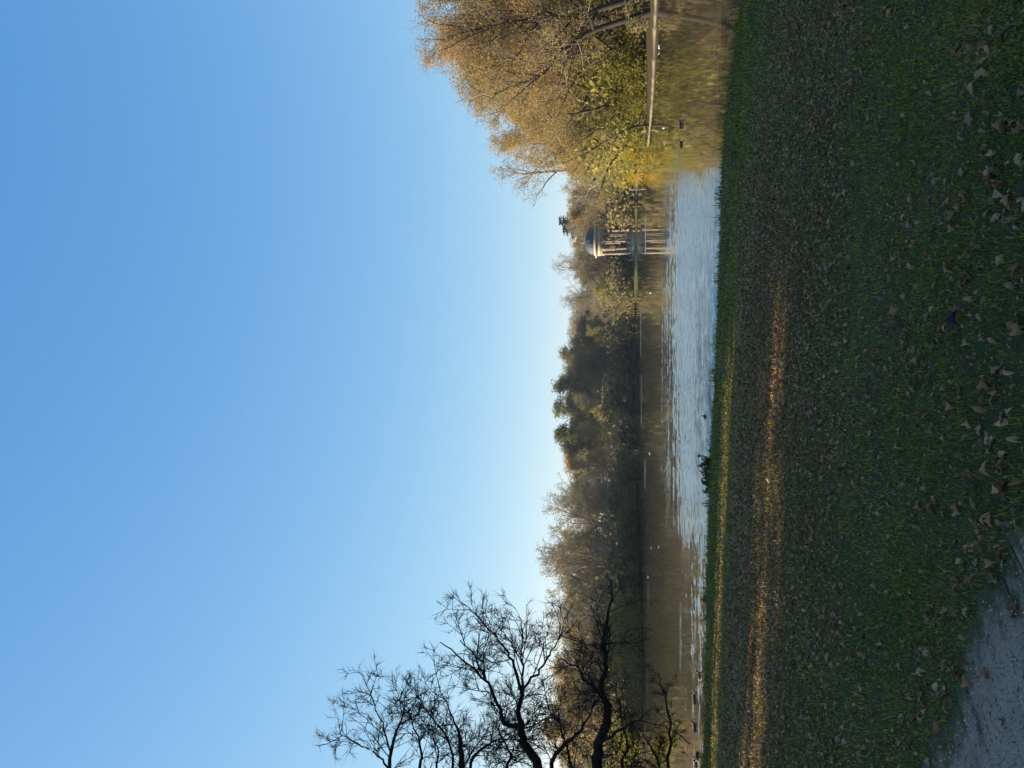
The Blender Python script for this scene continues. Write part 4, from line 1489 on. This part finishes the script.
def bird(loc, rot, L, label, cat, group, body_m, belly_m, name, neck=1.0):
    V = [(0, 0, .10), (-.22, 0, .12), (-.42, 0, .13), (-.54, 0, .15), (.20, 0, .12), (.32, 0, .20), (.35, 0, .20 + .09 * neck), (.37, 0, .25 + .11 * neck), (.45, 0, .25 + .11 * neck), (.56, 0, .225 + .11 * neck)]
    E = [(0, 1), (1, 2), (2, 3), (0, 4), (4, 5), (5, 6), (6, 7), (7, 8), (8, 9)]
    rd_ = [(.20, .15), (.19, .14), (.11, .08), (.03, .02), (.17, .14), (.10, .10), (.062, .062), (.082, .088), (.05, .06), (.02, .035)]
    me = skin_mesh(name, V, E, rd_, [body_m, belly_m, M_bill], 0)
    for p_ in me.polygons:
        if p_.center.x > 0.49:
            p_.material_index = 2
        elif p_.center.z < 0.10 and abs(p_.center.x) < 0.33:
            p_.material_index = 1
        else:
            p_.material_index = 0
    o = link(name, me, loc=loc)
    o.scale = (L, L, L)
    o.rotation_euler.z = rot
    m = MB()
    for sg in (-1, 1):
        pass
    for sg in (-1, 1):
        m = MB()
        V = []
        for x_, hh in ((.2, .05), (.0, .085), (-.25, .075), (-.45, .02)):
            for dz in (-1, 0, 1):
                V.append((x_, sg * (.205 - .02 * abs(dz) - (0.09 if x_ < -.3 else 0) - (0.02 if x_ > .1 else 0)), .15 + dz * hh + (0.05 if x_ < -.3 else 0)))
        Fq = [(i * 3 + j, i * 3 + j + 1, i * 3 + j + 4, i * 3 + j + 3) for i in range(3) for j in range(2)]
        m.add(V, [Fq])
        link('wing', m.mesh('wing', [body_m], True), o)
    tag(o, label, cat, group)
    return o


def wp(px, py, dz=-0.03):
    q_ = on_plane(px, py, 0)
    return (q_[0], q_[1], dz)


bird(wp(681.5, 124), 0.15, 0.52, 'dark duck with white flanks leading the long wake off the right bank', 'duck', None, M_duck, M_white, 'duck')
bird(wp(681.5, 144), 0.1, 0.42, 'dark duck following in the long wake behind the leading duck', 'duck', None, M_duck, M_duck, 'duck')
bird(wp(705.5, 417), 1.4, 0.40, 'lone dark duck near the bank in the middle of the ruffled water', 'duck', None, M_duck, M_duckb, 'duck')
bird(wp(700, 675.5), -0.3, 0.42, 'dark duck with pale flank at the bank, nearest the ruffled water of the four', 'duck', None, M_duck, M_white, 'duck')
bird(wp(695, 699), 0.4, 0.42, 'dark duck between two others off the near bank', 'duck', None, M_duck, M_duckb, 'duck')
bird(wp(695.5, 727), 0.1, 0.45, 'dark duck off the near bank, next to the pair by the photo edge', 'duck', None, M_duck, M_duckb, 'duck')
bird(wp(698, 757), 2.9, 0.5, 'dark duck nearest the bottom edge of the sideways photo', 'duck', None, M_duck, M_duckb, 'duck')
bird(wp(696.5, 762), 0.6, 0.40, 'pale bellied duck beside the dark duck at the bottom edge of the photo', 'duck', None, M_duckb, M_white, 'duck')
for px, py, lab in [(663.5, 128, 'white gull on the calm water before the leading duck, closer to the right bank'), (664.5, 143, 'white gull on the calm water near the yellow reflection'),
                    (659, 47, 'white gull on the golden water close to the right bank, nearer the photo edge'), (659, 53, 'white gull on the golden water close to the right bank, second of two'),
                    (646, 207, 'white gull swimming before the bank between yellow bush and temple'), (650.5, 293, 'white gull swimming off the end of the sunlit meadow'),
                    (649.5, 453.5, 'white gull on dark water right before the birch stems'), (658.5, 547, 'white gull alone on the dark water before the fanning bare tree'),
                    (648, 577, 'white gull close to the far shore on dark water, trailing a wake'), (651, 548, 'small grey white gull between the far shore and the lone gull')]:
    bird(wp(px, py), rt.uniform(-3, 3), 0.30, lab, 'gull', None, M_white, M_white, 'gull', 0.6)

# ------------------------------------------------------------------ plants at the edge of the near bank
def bank_plant(py, px, n, h, w, label, seed):
    q_ = on_plane(px, py, 0.28)
    rg = np.random.default_rng(seed)
    root = link('bank_plant', None, loc=(q_[0], q_[1], ground_z(q_[0], q_[1])))
    wd, fo = MB(), MB()
    for i in range(n):
        a = rg.uniform(0, 6.28)
        b = path_pts(rg, (rg.normal(0, w * .4), rg.normal(0, 0.08), -0.05), (math.cos(a) * .5, math.sin(a) * .5, 1), h * rg.uniform(.5, 1.05), 5, 0.15, 0.0)
        tube(wd, b, np.linspace(0.008, 0.004, 6), 4)
        for t_ in rg.uniform(0.25, 1, 5):
            c_, d_ = along(b, t_)
            leaves(fo, c_ + rg.normal(0, 0.03, (2, 3)), 0.055, rg, 0, aspect=0.6)
    link('stems', wd.mesh('stems', [M_bark], True), root)
    link('foliage', fo.mesh('foliage', [M_leaf_green]), root)
    tag(root, label, 'plant')


bank_plant(452, 711, 9, 0.34, 0.35, 'small leafy plant on the bank edge past the lone duck', 61)
bank_plant(470, 710.5, 22, 0.50, 0.55, 'largest dark leafy plant on the bank edge against the ruffled water', 62)
bank_plant(484, 710, 12, 0.34, 0.35, 'leafy plant adjoining the largest plant on the bank edge', 63)
bank_plant(596, 707, 6, 0.30, 0.5, 'thin dark weed at the bank edge midway to the ducks', 64)
bank_plant(632, 706, 7, 0.2, 0.4, 'low dark weed at the bank edge closer to the ducks', 65)

# ------------------------------------------------------------------ the old bare tree reaching in from the near left bank
rg = np.random.default_rng(77)
TN = np.array([-19.5, 25.0])
wood, crown = MB(), MB()
ztn = ground_z(TN[0], TN[1])


def limb_px(pts, y0, y1):
    """limb surveyed in (column, row-from-the-bottom-edge) pixels of the photo, at a distance of y0..y1 metres"""
    return np.array([at_depth(v, 768 - u, y0 + (y1 - y0) * i / max(1, len(pts) - 1)) for i, (v, u) in enumerate(pts)])


base = np.array([TN[0], TN[1], ztn])
trunk = np.array([base + (0, 0, -.3), base + (0.1, 0, 1.2), base + (0.5, 0.1, 2.6), base + (0.6, 0.1, 4.4), base + (0.3, 0.3, 6.5), base + (0.8, 0.2, 8.8), base + (0.6, 0.1, 11.0), base + (1.2, 0, 13)])
tube(wood, trunk, [0.75, 0.58, 0.52, 0.44, 0.36, 0.27, 0.17, 0.06], 10)
limbs = [  # start on trunk (index), pixels (column, distance from the photo's bottom edge), depth range, radii
    (3, [(541, -60), (538.8, 0), (526, 22), (521, 33), (521, 42), (518, 56), (522, 74)], 25, 24, 0.19, 0.085),
    (3, [(521, 42), (503, 43), (499, 57), (492, 82), (485, 90), (457, 115), (440, 126)], 24.4, 23, 0.10, 0.02),
    (3, [(485, 90), (480, 100), (470, 118), (460, 128)], 23.6, 23, 0.05, 0.02),
    (3, [(503, 43), (508, 60), (515, 57)], 24.3, 24.2, 0.03, 0.02),
    (3, [(522, 74), (514, 104), (508, 115), (495, 134), (480, 150), (470, 159)], 24, 24.6, 0.07, 0.015),
    (3, [(522, 74), (522, 99), (521, 112), (522, 140), (518, 152)], 24, 25, 0.055, 0.015),
    (3, [(522, 74), (533, 90), (545, 104), (552, 118), (561, 131), (566, 140)], 24, 23.4, 0.06, 0.015),
    (4, [(462, -60), (462, 0), (461, 20), (459, 33)], 25, 24.5, 0.13, 0.09),
    (4, [(459, 33), (452, 50), (446, 66), (440, 82)], 24.5, 24, 0.05, 0.015),
    (4, [(475, -30), (469, 6), (485, 22), (498, 29), (510, 34)], 25, 25, 0.07, 0.02),
    (4, [(452, -40), (454, 6), (450, 22), (440, 40), (425, 60), (418, 72)], 26, 25, 0.06, 0.015),
    (5, [(385, -70), (388, 0), (394, 30), (402, 50), (407, 66)], 25, 25, 0.09, 0.02),
    (5, [(388, 0), (380, 12), (362, 22), (345, 30), (336, 36)], 25, 25.5, 0.05, 0.012),
    (5, [(391, 15), (385, 38), (376, 58), (369, 74)], 25, 24.5, 0.045, 0.012),
    (5, [(410, -50), (420, 0), (424, 18), (414, 40), (408, 60)], 24, 24, 0.07, 0.015),
    (3, [(597, -60), (597, 0), (600, 26), (606, 45), (608.5, 63), (600, 75)], 24.5, 23.4, 0.21, 0.12),
    (3, [(600, 75), (604, 92), (607, 103), (603, 120), (603, 131), (610, 157), (612, 178), (606, 196)], 23.4, 22.4, 0.11, 0.02),
    (3, [(600, 75), (590, 85), (583, 89), (580, 98), (568, 105), (560, 110)], 23.4, 23, 0.08, 0.02),
    (3, [(560, -50), (549, 9), (568, 26), (579, 33), (588, 50), (596, 68)], 25.5, 25, 0.09, 0.03),
    (3, [(600, 26), (612, 32), (624, 40), (634, 46), (642, 51), (656, 63)], 23.8, 23, 0.07, 0.012),
    (2, [(662, -60), (659, 3), (653, 17), (647, 30), (638, 40)], 23, 22.6, 0.05, 0.012),
    (2, [(672, -60), (667, 4), (670.5, 22), (670.6, 33), (668, 63), (663, 78), (661, 84), (659, 96)], 23, 22.4, 0.06, 0.012),
    (4, [(500, -70), (505, 0), (512, 12), (505, 24), (498, 40)], 26.5, 26, 0.08, 0.02),
    (3, [(575, -60), (572, 0), (566, 20), (560, 45), (548, 60)], 26.5, 26, 0.07, 0.015),
    (3, [(620, -60), (622, 0), (628, 20), (622, 45), (618, 70)], 25.5, 25, 0.07, 0.012),
    (4, [(430, -60), (436, 0), (440, 16), (432, 34)], 25.5, 25, 0.06, 0.015),
]
S0, S1, R0, R1, f0, f1 = [], [], [], [], [], []


def sprout(b, r_start, dens, l0, depth, upb):
    """side twigs along a limb"""
    seg = np.linalg.norm(np.diff(b, axis=0), axis=1).sum()
    n = max(2, int(seg * dens))
    for k in range(n):
        t = rg.uniform(0.08, 1.0)
        p_, d_ = along(b, t)
        L = l0 * rg.uniform(0.45, 1.2) * (1.1 - 0.4 * t)
        bb = path_pts(rg, p_, side_dir(rg, d_, R(rg.uniform(22, 60))), L, 5, 0.07, upb)
        rr_ = np.linspace(min(r_start * 0.7, 0.006 + 0.012 * L), 0.006, 6)
        S0.extend(bb[:-1]); S1.extend(bb[1:]); R0.extend(rr_[:-1]); R1.extend(rr_[1:])
        if depth > 0:
            sprout(bb, rr_[0], min(dens * 1.6, 5), l0 * 0.5, depth - 1, upb)
        else:
            for _ in range(6):
                q0, dq = along(bb, rg.uniform(0.1, 1))
                f0.append(q0); f1.append(q0 + side_dir(rg, dq, R(rg.uniform(20, 55))) * rg.uniform(0.15, 0.45))


for (ti, px, y0, y1, ra, rb_) in limbs:
    if px[0][1] < 0:
        pts = limb_px(px, y0, y1)
        pts = np.concatenate([[trunk[ti]], pts])
        r_ = np.concatenate([[ra * 1.1], np.linspace(ra * 0.95, rb_ * 0.7, len(px))])
    else:
        pts = limb_px(px, y0, y1)
        r_ = np.linspace(ra * 0.8, rb_ * 0.7, len(pts))
    # smooth the polyline and give it some crookedness
    kk = np.linspace(0, len(pts) - 1, (len(pts) - 1) * 3 + 1)
    sp = np.stack([np.interp(kk, np.arange(len(pts)), pts[:, c_]) for c_ in range(3)], -1)
    sp[1:-1] = 0.25 * sp[:-2] + 0.5 * sp[1:-1] + 0.25 * sp[2:]
    sp[1:-1] += rg.normal(0, 0.03, sp[1:-1].shape)
    tube(wood, sp, np.interp(kk, np.arange(len(pts)), r_), 7)
    vis = sp[max(1, (3 if px[0][1] < 0 else 0)):]
    sprout(vis, rb_ + 0.02, 2.8 if px[-1][0] > 555 or px[-1][0] in (440, 432, 418, 407, 408) else 4.3, 1.4 if px[0][0] < 640 else 0.75, 2, 0.012)
# crown above, mostly out of the picture
for k in range(12):
    p_, d_ = along(trunk, rg.uniform(0.35, 1))
    a = rg.uniform(1.3, 3.3)
    b = path_pts(rg, p_, (math.cos(a), math.sin(a), 0.5), rg.uniform(3, 6), 6, 0.16, 0.05)
    tube(wood, b, np.linspace(0.10, 0.02, 7), 5)
    sprout(b, 0.03, 0.8, 2.0, 1, 0.05)
frusta(crown, np.array(S0), np.array(S1), np.array(R0), np.array(R1), 3, 0)
slivers(crown, np.array(f0), np.array(f1), 0.007, rg, 0)
root = link('bare_tree', None, loc=tuple(base))
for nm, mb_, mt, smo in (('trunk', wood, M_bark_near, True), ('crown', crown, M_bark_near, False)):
    o = link(nm, mb_.mesh(nm, [mt], smo), root)
    o.location = tuple(-base)
tag(root, 'old bare tree with dark crooked limbs reaching over the water from the near bank', 'tree')
print('near tree twigs', len(S0), len(f0))

# ------------------------------------------------------------------ the wood beside the lawn, towards the sun: its shade lies on the lawn
K['slender'] = Kind('shade_tree', 14, lambda s_: shrub_geo(s_, 14, 3.1, 6000, 0.2, 18), M_bark, M_twig_brown, M_leaf_copper, (31, 32))  # narrow unseen trees added to shade the lawn, spaced to leave sun gaps
K['high'] = Kind('shade_tree', 20, lambda s_: shrub_geo(s_, 20, 2.8, 5200, 0.2, 6, 0.80, 0.3), M_bark, M_twig_brown, M_leaf_copper, (33, 34))  # unseen trees added with raised crowns, so low sun streaks pass beneath
SX, SY = math.sin(SUN_AZ), math.cos(SUN_AZ)


def belt_spot(c_, x):
    """place whose shadow line crosses the row of the camera at distance c_"""
    return x, c_ + x * SY / SX


for i in range(16):
    x, y = belt_spot(rt.uniform(-24, -3.0), rt.uniform(-60, -27))
    plant('copper' if i % 2 else 'olive', x, y, rt.uniform(16, 22), 'leafy tree of the wood beside the lawn that shades the grass', 'tree', 'trees of the wood beside the lawn')
for c_ in [-11.3 + 1.5 * k for k in range(12)] + [6.3, 13.3, 13.6, 20.8, 21.9, 23.0]:
    for row in range(2):
        x, y = belt_spot(c_ + rt.uniform(-0.35, 0.35), -23.5 - row * 3.5 + rt.uniform(-0.8, 0.8))
        plant('slender', x, y, rt.uniform(13, 15.5), 'slender brown leaved unseen tree added to shade the lawn', 'tree', 'unseen trees added in a row to shade the lawn')

# ------------------------------------------------------------------ the light autumn haze over the lake
hz = MB()
box(hz, -420, 420, -160, 620, -3.2, 45)
g = NT('haze_air')
pv = g.n('ShaderNodeVolumePrincipled')
pv.inputs['Color'].default_value = (0.66, 0.80, 1.0, 1)
pv.inputs['Density'].default_value = 0.00010
pv.inputs['Anisotropy'].default_value = 0.2
g.l(pv.outputs[0], g.out.inputs['Volume'])
tag(link('haze', hz.mesh('haze', [g.m])), 'thin pale blue haze hanging in the air over the lake', 'haze', kind='stuff')
for c_ in (7.8, 8.9, 10.0, 11.0, 15.4, 16.4, 17.4, 18.4):
    for row in range(2):
        x, y = belt_spot(c_ + rt.uniform(-0.3, 0.3), -23.5 - row * 3.0)
        plant('high', x, y, rt.uniform(19.0, 20.0) + row * 2.0, 'high crowned unseen tree with a clear stem, added to shape the shade on the lawn', 'tree', 'high crowned unseen trees added to shape the lawn shade')
